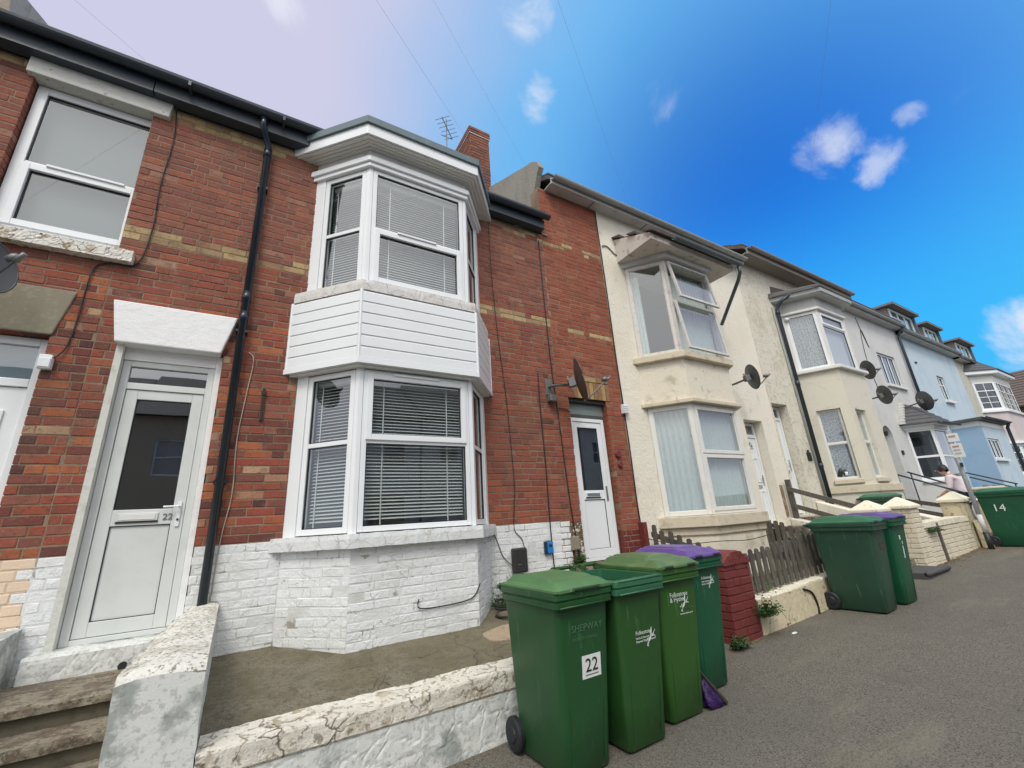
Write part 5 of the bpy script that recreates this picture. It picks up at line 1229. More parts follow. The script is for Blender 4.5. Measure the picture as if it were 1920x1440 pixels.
cable('cable', [(5.85, 3.09, .50), (6.02, 3.085, .44), (6.08, 3.085, .30), (6.07, 3.085, .20)], .012, cable_b, 'short bent dark pipe on the face of the low cream wall')
hp_ = MB().box(9.14, 9.22, 4.78, 4.799, 1.25, 1.85); hp_.build('exposed_patch', mat('exposed_brown_patch', (.24, .17, .09), .9, [(12, (.45, .38, .26), .5, .6, .8)], [('n', 30, .8)]), HD)

# --- pebbledashed house with bay
HE = thing('rendered_house', (12.3, 4.8, .4), 'pebbledashed cream house with two-storey bay and black downpipe, second cream house', 'house')
dE = (9.62, 10.26, 1.25, 3.62)
PE = [(11.10, 4.80), (11.52, 4.12), (12.92, 4.12), (13.42, 4.80)]
wall(HE, FW, 9.58, 15.05, .2, 7.26, [dE, (11.2, 13.3, 1.9, 3.5), (11.2, 13.3, 4.55, 6.0)], pebble, b=.012)
hollow(HE, 9.58, 15.05, 12.8, 7.25)
gable_roof(HE, 9.58, 15.05, 7.5, 4.5, 9.9, 8.8, 13.0, tile_br)
MB().box(9.60, 15.05, 4.46, 4.79, 7.262, 7.29).build('soffit', mat('brown_soffit', (.27, .25, .225), .8), HE)
MB().box(9.60, 15.05, 4.43, 4.459, 7.24, 7.40).build('fascia', MATS['brown_soffit'], HE)
gutter(HE, 9.60, 15.05, 4.37, 7.40, .06, mat('brown_grey_gutter', (.27, .26, .25), .6))
MB().box(11.0, 15.04, 4.770, 4.786, .3, 7.24).box(11.0, 11.005, 4.76, 4.7699, .3, .31).build('smooth_render', grey_w, HE) if False else None
PEl = [(11.08, 4.80), (11.47, 4.05), (12.85, 4.05), (13.30, 4.80)]
lw_ = {0: [(.20, .66, 1.92, 3.50)], 1: [(.22, .74, 1.92, 3.46)], 2: [(.2, .66, 1.92, 3.46)]}
bay_walls(HE, PEl, .3, 4.42, mat('smooth_cream_bay', (.66, .63, .53), .85, [(1.6, (.56, .52, .42), .5, .72, .7), (5, (.34, .32, .24), .6, .75, .5)], [('n', 25, .4)], cracks=(1.8, .006, (.3, .27, .2), .7)), lw_, thick=.14)
rstrip(HE, PEl, -.06, .04, 1.62, 1.78, 'sill', sill_c); rstrip(HE, PEl, -.06, .09, 4.42, 4.50, 'sill', upvc_w)
bay_prism(PEl, -.145, 4.38, 4.415).build('bay_floor', interior, HE)
for i, (a0, a1, z0, z1) in ((0, lw_[0][0]), (1, lw_[1][0]), (2, lw_[2][0])):
    f_, l2 = fside(PEl, i); window(HE, f_, a0+.004, a1-.004, z0+.004, z1-.004, -.07, .04, trans=(2.72,), m=upvc_w, tb=.05)
    MB().fbox(f_, a0-.04, a1+.04, .003, .06, z0-.10, z0-.01).build('sill', sill_c, HE, bevel=.01)
    if i < 2: pleats(None, f_, a0+.03, a1-.03, -.16, z1-.03, z0+.04, lace if i == 0 else net, 'lace_curtain', label='lace curtain in the %s ground floor window of the second cream bay' % ('left' if i == 0 else 'front'), cat='curtain', wl=.07, amp=.012)
for i in range(3):
    f_, l2 = fside(PE, i)
    if i == 1: window(HE, f_, .06, l2-.06, 4.51, 5.99, -.02, .06, trans=(5.62,), m=upvc, sash=(1,), sw=.04)
    else: window(HE, f_, .10, l2-.04, 4.51, 5.99, -.02, .07, m=upvc)
    MB().fbox(f_, 0, .06 if i == 1 else .10, -.08, -.01, 4.50, 6.0).build('window_board', upvc_w, HE); MB().fbox(f_, l2-.06 if i == 1 else l2-.04, l2, -.08, -.01, 4.50, 6.0).build('window_board', upvc_w, HE)
    pleats(None, f_, .14, l2-.1, -.12, 5.92, 4.56, lace if i == 0 else net, 'lace_curtain', label='lace curtain in the upstairs %s pane of the second cream bay' % ('left', 'front', 'right')[i], cat='curtain', wl=.07, amp=.012)
MB().box(13.43, 13.50, 4.70, 4.785, 4.55, 6.05).build('red_strip', mat('exposed_red_jamb', (.20, .07, .055), .85), HE)
bay_strip(PE, -.08, .05, 6.0, 6.06).build('cornice', upvc_w, HE, bevel=.01)
bay_prism(PE, .02, 6.061, 6.34).build('frieze', fascia, HE)
bay_prism(PE, .22, 6.34, 6.38).build('soffit', fascia, HE)
bay_strip(PE, .20, .245, 6.36, 6.47).build('fascia', grey_pl, HE, bevel=.006)
R0 = offs(PE, .25); R1 = [(R0[0][0]+.1, 4.8), (R0[1][0]+.25, 4.72), (R0[2][0]-.25, 4.72), (R0[3][0]-.1, 4.8)]
MB().loft([[(*p, 6.47) for p in R0], [(*p, 6.88) for p in R1]], cap=False, closed=False).build('bay_roof', tile_br, HE)
MB().poly([(R0[0][0]-.05, 4.78, 6.48), (R0[1][0]-.05, R0[1][1]-.03, 6.475), (R0[1][0], R0[1][1], 6.56), (R0[0][0], 4.78, 6.60)]).build('roof_flashing', gasket, HE)
door_panelled(HE, 9.64, 10.24, 1.25, 3.60, 4.98, 3.33, strip=True, number='18')
dp2 = thing('downpipe', (10.88, 4.7, 1.5), 'black rainwater pipe on the pebbledash left of the second cream bay', 'downpipe')
pipe(dp2, [(10.98, 4.40, 6.42), (10.90, 4.62, 6.30), (10.88, 4.71, 6.15), (10.88, 4.71, 1.35)], .042, black_pl, [((10.88, 4.71, 6.1), (10.88, 4.71, 6.0)), ((10.88, 4.71, 4.25), (10.88, 4.71, 4.12)), ((10.88, 4.71, 2.3), (10.88, 4.71, 2.2))])
pipe(dp2, [(10.78, 4.76, 6.2), (10.80, 4.76, 4.2), (10.80, 4.76, 1.4)], .018, grey_pl, name='thin_pipe')
pl_ = thing('house_plaque', (10.62, 4.78, 2.45), 'small black plaque on the pebbledash between the white door and the black downpipe', 'plaque'); MB().box(10.54, 10.72, 4.765, 4.786, 2.36, 2.55).build('plate', gasket, pl_, bevel=.01); MB().box(10.60, 10.66, 4.765, 4.784, 2.551, 2.60).build('plate_top', gasket, pl_)
sl_ = MB().tube([(11.15, 4.72, 5.95), (11.15, 4.68, 5.90), (11.15, 4.64, 5.86)], [.02, .05, .04], 8); tag(sl_.build('security_lamp', upvc, smooth=True), 'small white lamp at the top left of the second cream bay', 'lamp')
ft = thing('soft_toy', (11.72, 4.42, 1.95), 'black and white soft toy sitting on the sill inside the ground floor lace window', 'soft toy')
a_ = fr2(PEl[0], PEl[1]); MB().tube([a_.P(.42, -.125, 1.98), a_.P(.42, -.125, 2.06), a_.P(.42, -.125, 2.14)], [.04, .06, .03], 8).tube([a_.P(.30, -.125, 1.98), a_.P(.34, -.125, 2.10), a_.P(.36, -.125, 2.18)], [.05, .055, .02], 8).build('toy_body', gasket, ft, smooth=True)
MB().tube([a_.P(.43, -.09, 2.0), a_.P(.43, -.09, 2.08)], [.03, .035], 8).build('toy_face', upvc, ft, smooth=True)

# --- pale grey house with arched door and tiled bay
HF = thing('rendered_house', (17.1, 4.8, .5), 'pale grey-white house with arched doorway, triple upstairs window and tiled ground floor bay', 'house')
PF = [(16.86, 4.80), (17.26, 4.25), (18.45, 4.25), (18.85, 4.80)]
wF = (16.78, 18.22, 4.86, 5.95)
wall(HF, FW, 15.05, 19.25, .3, 7.14, [(15.2, 15.82, 1.0, 3.45), wF, (17.0, 18.7, 1.85, 3.35)], grey_w)
for s in (0, 1):   # arch spandrels
    cx, r = 15.51, .31; pts = [(15.2 if s == 0 else 15.82, 3.45)]+[(cx+(-1 if s == 0 else 1)*r*math.cos(t), 3.14+r*math.sin(t)) for t in [PI/2*k/6 for k in range(6, -1, -1)]]
    MB().loft([[(p[0], 4.798, p[1]) for p in pts], [(p[0], 5.0, p[1]) for p in pts]]).build('arch', grey_w, HF)
d_ = MB().box(15.22, 15.80, 5.0, 5.05, 1.0, 3.1); d_.build('door', mat('pale_blue_grey_door', (.46, .50, .54), .5), HF)
MB().tube([(15.5, 4.86, 3.28), (15.5, 4.86, 3.16)], [.08, .06], 8).build('porch_lamp', gasket, HF)
hollow(HF, 15.05, 19.25, 12.8, 7.1)
gable_roof(HF, 15.05, 19.25, 7.35, 4.55, 9.9, 8.8, 13.0)
eave(HF, 15.05, 19.25, 4.8, 7.12, fascia, .2, .10)
window(HF, FW, wF[0]+.01, wF[1]-.01, wF[2]+.01, wF[3]-.01, -.05, .05, mull=(17.27, 17.75), m=upvc)
MB().box(16.72, 18.28, 4.72, 4.80, 4.78, 4.86).build('sill', upvc_w, HF)
for k_, (a0, a1) in enumerate(((16.85, 17.1), (17.3, 17.7), (17.95, 18.15))): pleats(None, FW, a0, a1, -.16, 5.9, 4.92, net, 'net_curtain', label='pale curtain in the %s light of the triple window of the pale grey house' % ('left', 'middle', 'right')[k_], cat='curtain', wl=.06)
bay_walls(HF, PF, .4, 1.80, grey_w)
rstrip(HF, PF, -.08, .06, 1.80, 1.88, 'sill', upvc)
for i in range(3):
    f_, l2 = fside(PF, i); window(HF, f_, .02, l2-.02, 1.885, 3.36, -.01, .06, trans=(2.55,), m=upvc, tb=.06)
f_, l2 = fside(PF, 1); pleats(None, f_, .1, l2-.1, -.12, 3.3, 1.95, curt_d, 'brown_curtain', label='brown curtains in the front of the tiled ground floor bay', cat='curtain')
bay_strip(PF, -.08, .03, 3.36, 3.46).build('head_board', upvc, HF)
bay_prism(PF, .16, 3.46, 3.50).build('soffit', upvc, HF)
E0 = offs(PF, .22); T0 = [(17.15, 4.8), (17.3, 4.78), (18.5, 4.78), (18.6, 4.8)]
for k in range(6):
    t0, t1 = k/6, (k+1)/6
    a = [Vector((*p, 3.5)).lerp(Vector((*q, 4.24)), t0) for p, q in zip(E0, T0)]; b = [Vector((*p, 3.5)).lerp(Vector((*q, 4.24)), t1) for p, q in zip(E0, T0)]
    MB().loft([[p+Vector((0, 0, .0)) for p in a], [p+Vector((0, 0, .045)) for p in a], [p+Vector((0, 0, .012)) for p in b], [p+Vector((0, 0, -.02)) for p in b]], cap=False, closed=False).build('tile_course', slate, HF)
gutter(HF, 17.05, 18.7, 3.98, 3.50, .05, black_pl)
for k in range(8): t = k/8; p = Vector((E0[0][0]-.0, 4.79, 3.53)).lerp(Vector((17.13, 4.79, 4.27)), t); MB().box(p.x-.03, p.x+.07, 4.66, 4.795, p.z, p.z+.075).build('verge_tile', upvc_w, HF)
dp3 = thing('downpipe', (19.1, 4.7, 3.7), 'dark downpipe between the pale grey and the pale blue house', 'downpipe')
pipe(dp3, [(19.2, 4.5, 7.15), (19.15, 4.68, 7.0), (19.1, 4.72, 6.8), (19.05, 4.72, 3.7)], .045, black_pl)
al = MB().box(16.05, 16.14, 4.76, 4.80, 2.62, 2.74); tag(al.build('wall_knob', gasket), 'small round dark fitting on the pale grey wall beside the arched door', 'fitting')
cable('cable', [(16.0, YF, 7.0), (16.15, YF, 6.4), (16.3, YF, 6.0), (16.1, YF, 6.6), (15.8, YF, 5.6), (15.9, YF, 4.6)], .008, cable_b, 'loose dark cable on the upper wall of the pale grey house')

# --- pale blue house with mid blue front room
HG = thing('rendered_house', (22.2, 4.8, .6), 'pale blue house with a mid blue flat-roofed front room and attic dormers', 'house')
wG = (22.0, 22.75, 4.80, 5.78)
wall(HG, FW, 19.25, 25.2, .4, 6.98, [wG, (19.3, 19.55, 5.4, 6.05)], blue_w)
hollow(HG, 19.25, 25.2, 12.8, 6.95); gable_roof(HG, 19.25, 25.2, 7.15, 4.55, 9.9, 8.8, 13.0)
eave(HG, 19.25, 25.2, 4.8, 6.96, fascia, .2, .10)
window(HG, FW, wG[0]+.01, wG[1]-.01, wG[2]+.01, wG[3]-.01, -.05, .05, mull=(22.38,), trans=(5.45,), m=upvc)
window(HG, FW, 19.31, 19.54, 5.41, 6.04, -.05, .04, m=upvc)
MB().box(21.9, 22.85, 4.70, 4.80, 4.70, 4.79).build('sill', upvc, HG)
MB().box(20.1, 20.25, 4.76, 4.79, 6.02, 6.07).build('wall_slot', gasket, HG)
PG = [(21.3, 4.80), (21.3, 4.06), (24.35, 4.06), (24.35, 4.80)]
for i, (f_, l2, m_, ops) in enumerate(((Fr((21.3, 4.8, 0), (0, -1, 0)), .74, blue_d, []), (Fr((21.403, 4.058, 0), (1, 0, 0)), 2.844, blue_w, [(.15, 1.5, 2.5, 3.2)]), (Fr((24.35, 4.06, 0), (0, 1, 0)), .74, blue_w, []))):
    wall(HG, f_, 0, l2, .4, 3.62, ops, m_, thick=.1, name='front_room_wall')
    wall(HG, f_, 0, l2, 3.622, 3.80, [], upvc_w, thick=.1, name='white_band', b=.01)
window(HG, Fr((21.3, 4.06, 0), (1, 0, 0)), .26, 1.59, 2.51, 3.19, -.03, .05, mull=(.70, 1.15), m=upvc)
MB().box(21.5, 23.0, 3.98, 4.06, 2.42, 2.50).build('sill', upvc, HG)
MB().box(21.15, 24.5, 3.92, 4.80, 3.81, 3.90).build('flat_roof', slate, HG)
gutter(HG, 21.15, 24.5, 3.86, 3.90, .05, black_pl)
pipe(thing('downpipe', (24.5, 3.9, .8), 'black downpipe at the right corner of the mid blue front room', 'downpipe'), [(24.42, 3.9, 3.86), (24.45, 3.98, 3.7), (24.45, 4.0, .8)], .05, black_pl)

# --- end house with square-paned bay
HH = thing('rendered_house', (28.5, 4.8, .8), 'off-white end house with square-paned two-storey bay under a slate hip roof', 'house')
PH = [(26.45, 4.80), (27.25, 4.25), (29.9, 4.25), (30.6, 4.80)]
wall(HH, FW, 25.2, 31.5, .6, 6.9, [(26.6, 30.4, 1.9, 3.3), (26.6, 30.4, 4.75, 6.0)], mat('cream_grey_render', (.50, .50, .44), .9, [(3, (.4, .4, .34), .45, .7, .7)], [('n', 20, .6)]))
hollow(HH, 25.2, 31.5, 12.8, 6.85); gable_roof(HH, 25.2, 31.5, 7.0, 4.55, 9.6, 8.8, 13.0)
eave(HH, 25.2, 26.5, 4.8, 6.86, fascia, .2, .10)
bay_walls(HH, PH, .6, 1.95, white_w); bay_walls(HH, PH, 3.35, 4.62, mat('pinkish_white_render', (.58, .52, .52), .9, [(3, (.48, .43, .43), .45, .7, .6)], [('n', 20, .6)]))
bay_prism(PH, -.11, 4.5, 4.6).build('bay_floor', interior, HH)
rstrip(HH, PH, -.05, .08, 4.62, 4.72, 'sill', upvc); rstrip(HH, PH, -.05, .08, 1.95, 2.03, 'sill', upvc); rstrip(HH, PH, -.05, .10, 3.25, 3.345, 'head_board', upvc)
for (z0, z1, tt) in ((2.035, 3.245, 2.9), (4.725, 6.0, 5.58)):
    for i in range(3):
        f_, l2 = fside(PH, i)
        window(HH, f_, .03, l2-.03, z0, z1, -.01, .09, trans=(tt,), mull=() if i != 1 else (l2*.33, l2*.66), m=upvc, bars={k: ((2, 3) if k < (1 if i != 1 else 3) else (2, 1)) for k in range(6)})
bay_prism(PH, .0, 6.0, 6.28).build('frieze', upvc_w, HH); bay_prism(PH, .20, 6.28, 6.33).build('soffit', upvc, HH); bay_strip(PH, .18, .22, 6.30, 6.44).build('fascia', upvc, HH)
H0 = offs(PH, .26); H1 = [(27.0, 4.8), (27.8, 4.75), (29.4, 4.75), (30.0, 4.8)]
for k in range(5):
    t0, t1 = k/5, (k+1)/5; a = [Vector((*p, 6.44)).lerp(Vector((*q, 7.2)), t0) for p, q in zip(H0, H1)]; b = [Vector((*p, 6.44)).lerp(Vector((*q, 7.2)), t1) for p, q in zip(H0, H1)]
    MB().loft([a, [p+Vector((0, 0, .04)) for p in a], [p+Vector((0, 0, .01)) for p in b]], cap=False, closed=False).build('slate_course', slate, HH)
# attic dormers
for (x0, x1, zb, zt, lb) in ((22.6, 25.3, 8.3, 9.25, 'largest attic dormer with glazed front, leftmost of three on the roofs'), (26.4, 28.3, 8.2, 9.1, 'middle one of the three attic dormers'), (30.9, 33.2, 8.1, 9.05, 'farthest attic dormer, right of the other two')):
    dm = thing('dormer', ((x0+x1)/2, 5.6, zb-.6), lb, 'dormer')
    MB().hexa([(x0, 5.66, zb-.8), (x1, 5.66, zb-.8), (x1, 8.5, zb-.8), (x0, 8.5, zb-.8), (x0, 5.66, zt), (x1, 5.66, zt), (x1, 8.5, zt), (x0, 8.5, zt)]).build('cheeks', mat('grey_brown_hung_tile', (.19, .17, .16), .85, [(9, (.25, .22, .2), .5, .7, .6)], [('n', 40, .6)]), dm)
    window(dm, Fr((x0, 5.6, 0), (1, 0, 0)), .1, x1-x0-.1, zb-.05, zt-.05, .0, .09, mull=((x1-x0)*.36, (x1-x0)*.64), m=mat('white_teal_frame', (.55, .68, .68), .4), dp=.05, gl=glass)
    MB().hexa([(x0-.15, 5.35, zt), (x1+.15, 5.35, zt), (x1+.15, 8.6, zt+.1), (x0-.15, 8.6, zt+.1), (x0-.15, 5.35, zt+.08), (x1+.15, 5.35, zt+.08), (x1+.15, 8.6, zt+.2), (x0-.15, 8.6, zt+.2)]).build('dormer_roof', mat('brown_felt', (.22, .185, .17), .8), dm)
    MB().loft([[(x0-.15, 5.34, zt+.085), (x1+.15, 5.34, zt+.085), ((x0+x1)/2-.1, 5.5, zt+.26)], [(x0-.15, 8.6, zt+.2), (x1+.15, 8.6, zt+.2), ((x0+x1)/2-.1, 8.6, zt+.32)]]).build('dormer_ridge', MATS['brown_felt'], dm)
    MB().box(x1-.08, x1+.02, 5.50, 5.66, zb-.1, zt).build('corner_post', mat('dark_grey_post', (.1, .12, .13), .6), dm)
# far house across the end of the street
HX = thing('brick_house', (45, 8, 1.4), 'brown brick house with dark tiled roof beyond the terrace at the right edge', 'house')
MB().box(41, 49, 1.5, 14, .9, 6.4).build('wall', mat('brown_brick_far', (.22, .14, .10), .9, [(8, (.14, .09, .07), .45, .7, .7)]), HX)
for k in range(14):
    t0, t1 = k/14, (k+1)/14; xa, xb, za, zb = 40.6+4.4*t0, 40.6+4.4*t1, 6.3+2.9*t0, 6.3+2.9*t1
    MB().hexa([(xa, 1.2, za), (xb, 1.2, zb), (xb, 14.3, zb), (xa, 14.3, za), (xa-.02, 1.2, za+.09), (xb, 1.2, zb+.05), (xb, 14.3, zb+.05), (xa-.02, 14.3, za+.09)]).build('tile_course', tile_br, HX)
MB().hexa([(45, 1.2, 9.1), (49.4, 1.2, 6.3), (49.4, 14.3, 6.3), (45, 14.3, 9.1), (45, 1.2, 9.25), (49.4, 1.2, 6.4), (49.4, 14.3, 6.4), (45, 14.3, 9.25)]).build('roof', tile_br, HX)
MB().loft([[(41, 1.51, 6.39), (49, 1.51, 6.39), (45, 1.51, 9.0)], [(41, 1.7, 6.39), (49, 1.7, 6.39), (45, 1.7, 9.0)]]).build('gable', MATS['brown_brick_far'], HX)
MB().poly([(40.99, 3, 3.9), (40.99, 2.2, 3.9), (40.99, 2.2, 5.2), (40.99, 3, 5.2)]).build('window', upvc, HX)

# ------------------------------------------------------------------ walls, piers, rails, sign post and person further up
def slopewall(x0, x1, ya, yb, za, zb, z0, m, label, name='stair_wall'):
    o = MB().hexa([(x0, yb, z0), (x1, yb, z0), (x1, ya, z0), (x0, ya, z0), (x0, yb, zb), (x1, yb, zb), (x1, ya, za), (x0, ya, za)]).build(name, m, bevel=.02); return tag(o, label, 'wall')
slopewall(9.22, 9.42, 4.79, 3.45, 1.22, .86, .2, stucco, 'cream rendered stair wall sloping down under the two dark wooden rails')
slopewall(10.36, 10.56, 4.78, 3.45, 1.50, 1.02, .2, stucco, 'cream stair wall sloping down to the left of the raised garden')
rl = thing('wooden_handrail', (9.28, 4.7, 1.2), 'dark wooden post with two rails sloping down to the cream piers', 'railing')
MB().box(9.26, 9.34, 4.66, 4.74, 1.2, 1.95).build('post', wood_g, rl, bevel=.005)
for (a, b) in ((1.78, 1.33), (1.46, 1.03)): MB().hexa([(9.24, 3.55, b-.05), (9.275, 3.55, b-.05), (9.275, 4.72, a-.05), (9.24, 4.72, a-.05), (9.24, 3.55, b+.04), (9.275, 3.55, b+.04), (9.275, 4.72, a+.04), (9.24, 4.72, a+.04)]).build('rail', wood_g, rl)
for (xa, xb, lb, zz) in ((8.32, 9.2, 'hidden concrete steps up to the first cream door', .16), (9.44, 10.34, 'concrete steps up to the pebbledashed house door', .18)):
    s_ = thing('stone_steps', (xa, 3.5, GZ(xa)), lb, 'steps')
    for k in range(5): MB().box(xa, xb, 3.2+.32*k, 4.95, GZ(xa)+zz*k, GZ(xa)+zz*(k+1)-.002).build('tread', step_m, s_, bevel=.01)
def pier(x0, x1, y0, y1, z0, zs, za, label):
    t = thing('gate_pier', ((x0+x1)/2, (y0+y1)/2, z0), label, 'gate pier')
    MB().box(x0+.008, x1-.008, y0+.008, y1-.008, z0-.05, zs).build('core', mat('cream_mortar', (.42, .36, .25), .95, [], [('n', 50, .5)]), t)
    for f_, ln in ((Fr((x0, y0, 0), (1, 0, 0)), x1-x0), (Fr((x0, y1, 0), (0, -1, 0)), y1-y0)): bricks(t, f_, 0, ln, z0, zs, [], lambda u, z: cream_brick, 60, dp=.05)
    cx, cy = (x0+x1)/2, (y0+y1)/2; e = .035
    MB().loft([[(x0-e, y0-e, zs), (x1+e, y0-e, zs), (x1+e, y1+e, zs), (x0-e, y1+e, zs)], [(x0-e, y0-e, zs+.05), (x1+e, y0-e, zs+.05), (x1+e, y1+e, zs+.05), (x0-e, y1+e, zs+.05)], [(cx-.02, cy-.02, za), (cx+.02, cy-.02, za), (cx+.02, cy+.02, za), (cx-.02, cy+.02, za)]]).build('pyramid_cap', cap_c, t, bevel=.012)
    return t
pier(8.47, 8.86, 3.06, 3.42, GZ(8.6), 1.27, 1.46, 'cream brick pier with pyramid cap, leftmost of the three')
pier(9.68, 10.08, 3.05, 3.42, GZ(9.8), 1.28, 1.48, 'cream pyramid-capped brick pier, middle one, at the left end of the cream brick wall')
p3_ = thing('gate_pier', (12.72, 3.2, .4), 'smooth cream pier with pyramid cap beside the leaning-looking grey sign post', 'gate pier')
MB().box(12.52, 12.94, 3.05, 3.42, .35, 1.30).build('shaft', peel_c, p3_, bevel=.02)
MB().loft([[(12.48, 3.01, 1.30), (12.98, 3.01, 1.30), (12.98, 3.46, 1.30), (12.48, 3.46, 1.30)], [(12.48, 3.01, 1.36), (12.98, 3.01, 1.36), (12.98, 3.46, 1.36), (12.48, 3.46, 1.36)], [(12.71, 3.2, 1.52), (12.75, 3.2, 1.52), (12.75, 3.24, 1.52), (12.71, 3.24, 1.52)]]).build('pyramid_cap', cap_c, p3_, bevel=.012)
slopewall(12.56, 12.95, 3.02, 2.88, .95, .45, .3, peel_c, 'sloping cream buttress at the foot of the smooth cream pier')
p4_ = thing('gate_pier', (15.6, 3.2, .5), 'square cream pier behind the grey sign post, below the brown bush', 'gate pier')
MB().box(15.3, 15.8, 3.05, 3.5, .4, 1.52).build('shaft', peel_c, p4_, bevel=.02); MB().box(15.26, 15.84, 3.01, 3.54, 1.521, 1.58).build('coping', cap_c, p4_, bevel=.015)
bw = thing('brick_wall', (11.3, 3.15, .35), 'low cream painted brick garden wall with moss on top, between two cream piers', 'wall')
MB().box(10.08, 12.5, 3.068, 3.30, .25, .99).build('core', MATS['cream_mortar'], bw)
bricks(bw, Fr((0, 3.06, 0), (1, 0, 0)), 10.09, 12.50, .30, .93, [(10.62, 10.72, 0, 2)], lambda u, z: cream_brick, 280, dp=.05)
for i in range(20): MB().box(10.09+i*.12, 10.09+i*.12+.112, 3.045, 3.31, .935, 1.035+random.uniform(-.006, .006)).build('coping_brick', cap_c if random.random() < .7 else cream_brick, bw, bevel=.006)
MB().box(10.63, 10.70, 3.035, 3.07, .33, 1.0).build('dark_upright', wood_g, bw)
gs = thing('entrance_step', (9.26, 3.0, .29), 'dark grey step with rounded nosing between the two cream brick piers', 'step')
MB().box(8.75, 9.66, 2.80, 3.3, .2, .38).build('step', mat('dark_grey_step', (.07, .07, .07), .7), gs, bevel=.01); MB().tube([(8.75, 2.80, .365), (9.66, 2.80, .365)], .035, 10).build('nosing', MATS['dark_grey_step'], gs, smooth=True)
sp = thing('sign_post', (12.40, 2.86, .41), 'grey metal sign post with two small white plates, in front of bin 14', 'sign post')
MB().tube([(12.40, 2.86, .40), (12.40, 2.86, 2.72)], .038, 14).build('pole', mat('grey_pole_paint', (.26, .28, .29), .45, [(7, (.2, .21, .2), .5, .7, .5)]), sp, smooth=True)
MB().tube([(12.40, 2.86, .38), (12.40, 2.86, .72)], .046, 14).build('base_sleeve', gasket, sp, smooth=True)
MB().tube([(12.40, 2.86, .721), (12.40, 2.86, 1.05)], .0395, 14).build('worn_section', grey_w, sp, smooth=True)
for (z0, z1, w_) in ((2.49, 2.66, .12), (2.17, 2.45, .12)):
    pl = MB().hexa([(12.38-.02, 2.86-w_-.02, z0), (12.36+.02, 2.86-w_-.02, z0), (12.36+.02, 2.86-.03+.06, z0), (12.36, 2.86-.03+.06, z0), (12.36, 2.86-w_-.02, z1), (12.38, 2.86-w_-.02, z1), (12.38, 2.89, z1), (12.36, 2.89, z1)]); po = pl.build('sign_plate', sticker_m, sp)
    for k in range(3 if z1-z0 > .2 else 1): zz = z1-.07-.07*k; MB().box(12.352, 12.3595, 2.76, 2.86, zz, zz+.03).build('printed_line', mat('print_red_brown', (.42, .28, .24), .6) if k == 0 else mat('print_grey', (.48, .48, .46), .6), po)
MB().box(12.33, 12.36, 2.80, 2.84, 1.98, 2.06).build('bracket', gasket, sp)
def rail(x, pts, label, posts=()):
    t = thing('metal_handrail', (x, pts[0][0], pts[0][1]-.9), label, 'handrail')
    MB().tube([(x, p[0], p[1]) for p in pts], .022, 8).build('rail', black_pl, t, smooth=True)
    for (y, z0, z1) in posts: MB().tube([(x, y, z0), (x, y, z1)], .016, 6).build('post', black_pl, t)
rail(14.9, [(4.76, 2.07), (3.55, 1.47)], 'black handrail left of the person, sloping down from the arched door', [(4.7, 1.2, 2.03), (3.6, .5, 1.49)])
rail(15.85, [(4.76, 2.12), (3.6, 1.50)], 'black handrail right of the person, sloping down from the arched door', [(4.7, 1.2, 2.08), (3.65, .5, 1.52)])
rail(20.4, [(4.7, 2.12), (3.6, 1.62)], 'upper thin dark handrail in front of the mid blue wall', [(3.65, .7, 1.64)])
rail(20.9, [(4.7, 1.95), (3.6, 1.44)], 'lower thin dark handrail in front of the mid blue wall', [(3.65, .7, 1.46)])
s_ = thing('stone_steps', (15.0, 3.4, .5), 'pale steps up to the arched door between two black handrails', 'steps')
for k in range(5): MB().box(14.95, 15.8, 3.5+.27*k, 4.95, .45+.11*k, .45+.11*(k+1)-.002).build('tread', step_m, s_)
slopewall(13.55, 14.8, 4.79, 3.6, 1.3, .85, .4, stucco, 'cream sloping side wall with wooden boards left of the person')
for k, (a, b) in enumerate(((1.42, 1.22), (1.24, 1.0))):
    o = MB().hexa([(13.2, 3.5, b-.05), (13.25, 3.5, b-.05), (13.25, 4.3, a-.05), (13.2, 4.3, a-.05), (13.2, 3.5, b+.04), (13.25, 3.5, b+.04), (13.25, 4.3, a+.04), (13.2, 4.3, a+.04)]).build('wooden_board', wood_g); tag(o, '%s sloping grey board behind the cream brick wall' % ('upper', 'lower')[k], 'board')
# brown bush
rnd = random.Random(3); mb = MB()
for i in range(1500):
    a = rnd.uniform(0, 2*PI); e = rnd.uniform(-.3, 1.4); r = rnd.uniform(.6, 1)**.5; c_ = Vector((17.6+.55*r*math.cos(a)*math.cos(e), 3.6+.45*r*math.sin(a)*math.cos(e), 1.15+.42*r*math.sin(e)+.12*noise.noise((a*2, e*2, 0))))
    d = Vector((rnd.gauss(0, 1), rnd.gauss(0, 1), rnd.gauss(0, 1))).normalized()*.045; q = d.orthogonal().normalized()*.022; mb.poly([c_-d, c_+q, c_+d, c_-q])
bu = thing('bush', (17.6, 3.6, .5), 'reddish brown bush behind the cream pier in front of the blue house', 'bush')
mb.build('foliage', mat('brown_bush_leaf', (.13, .075, .05), .8, [(6, (.07, .055, .03), .5, .7, .7)], objvar=0), bu, kind='stuff'); MB().tube([(17.6, 3.6, .45), (17.6, 3.62, .8), (17.62, 3.6, 1.3)], [.05, .04, .015], 7).build('stem', wood_g, bu)

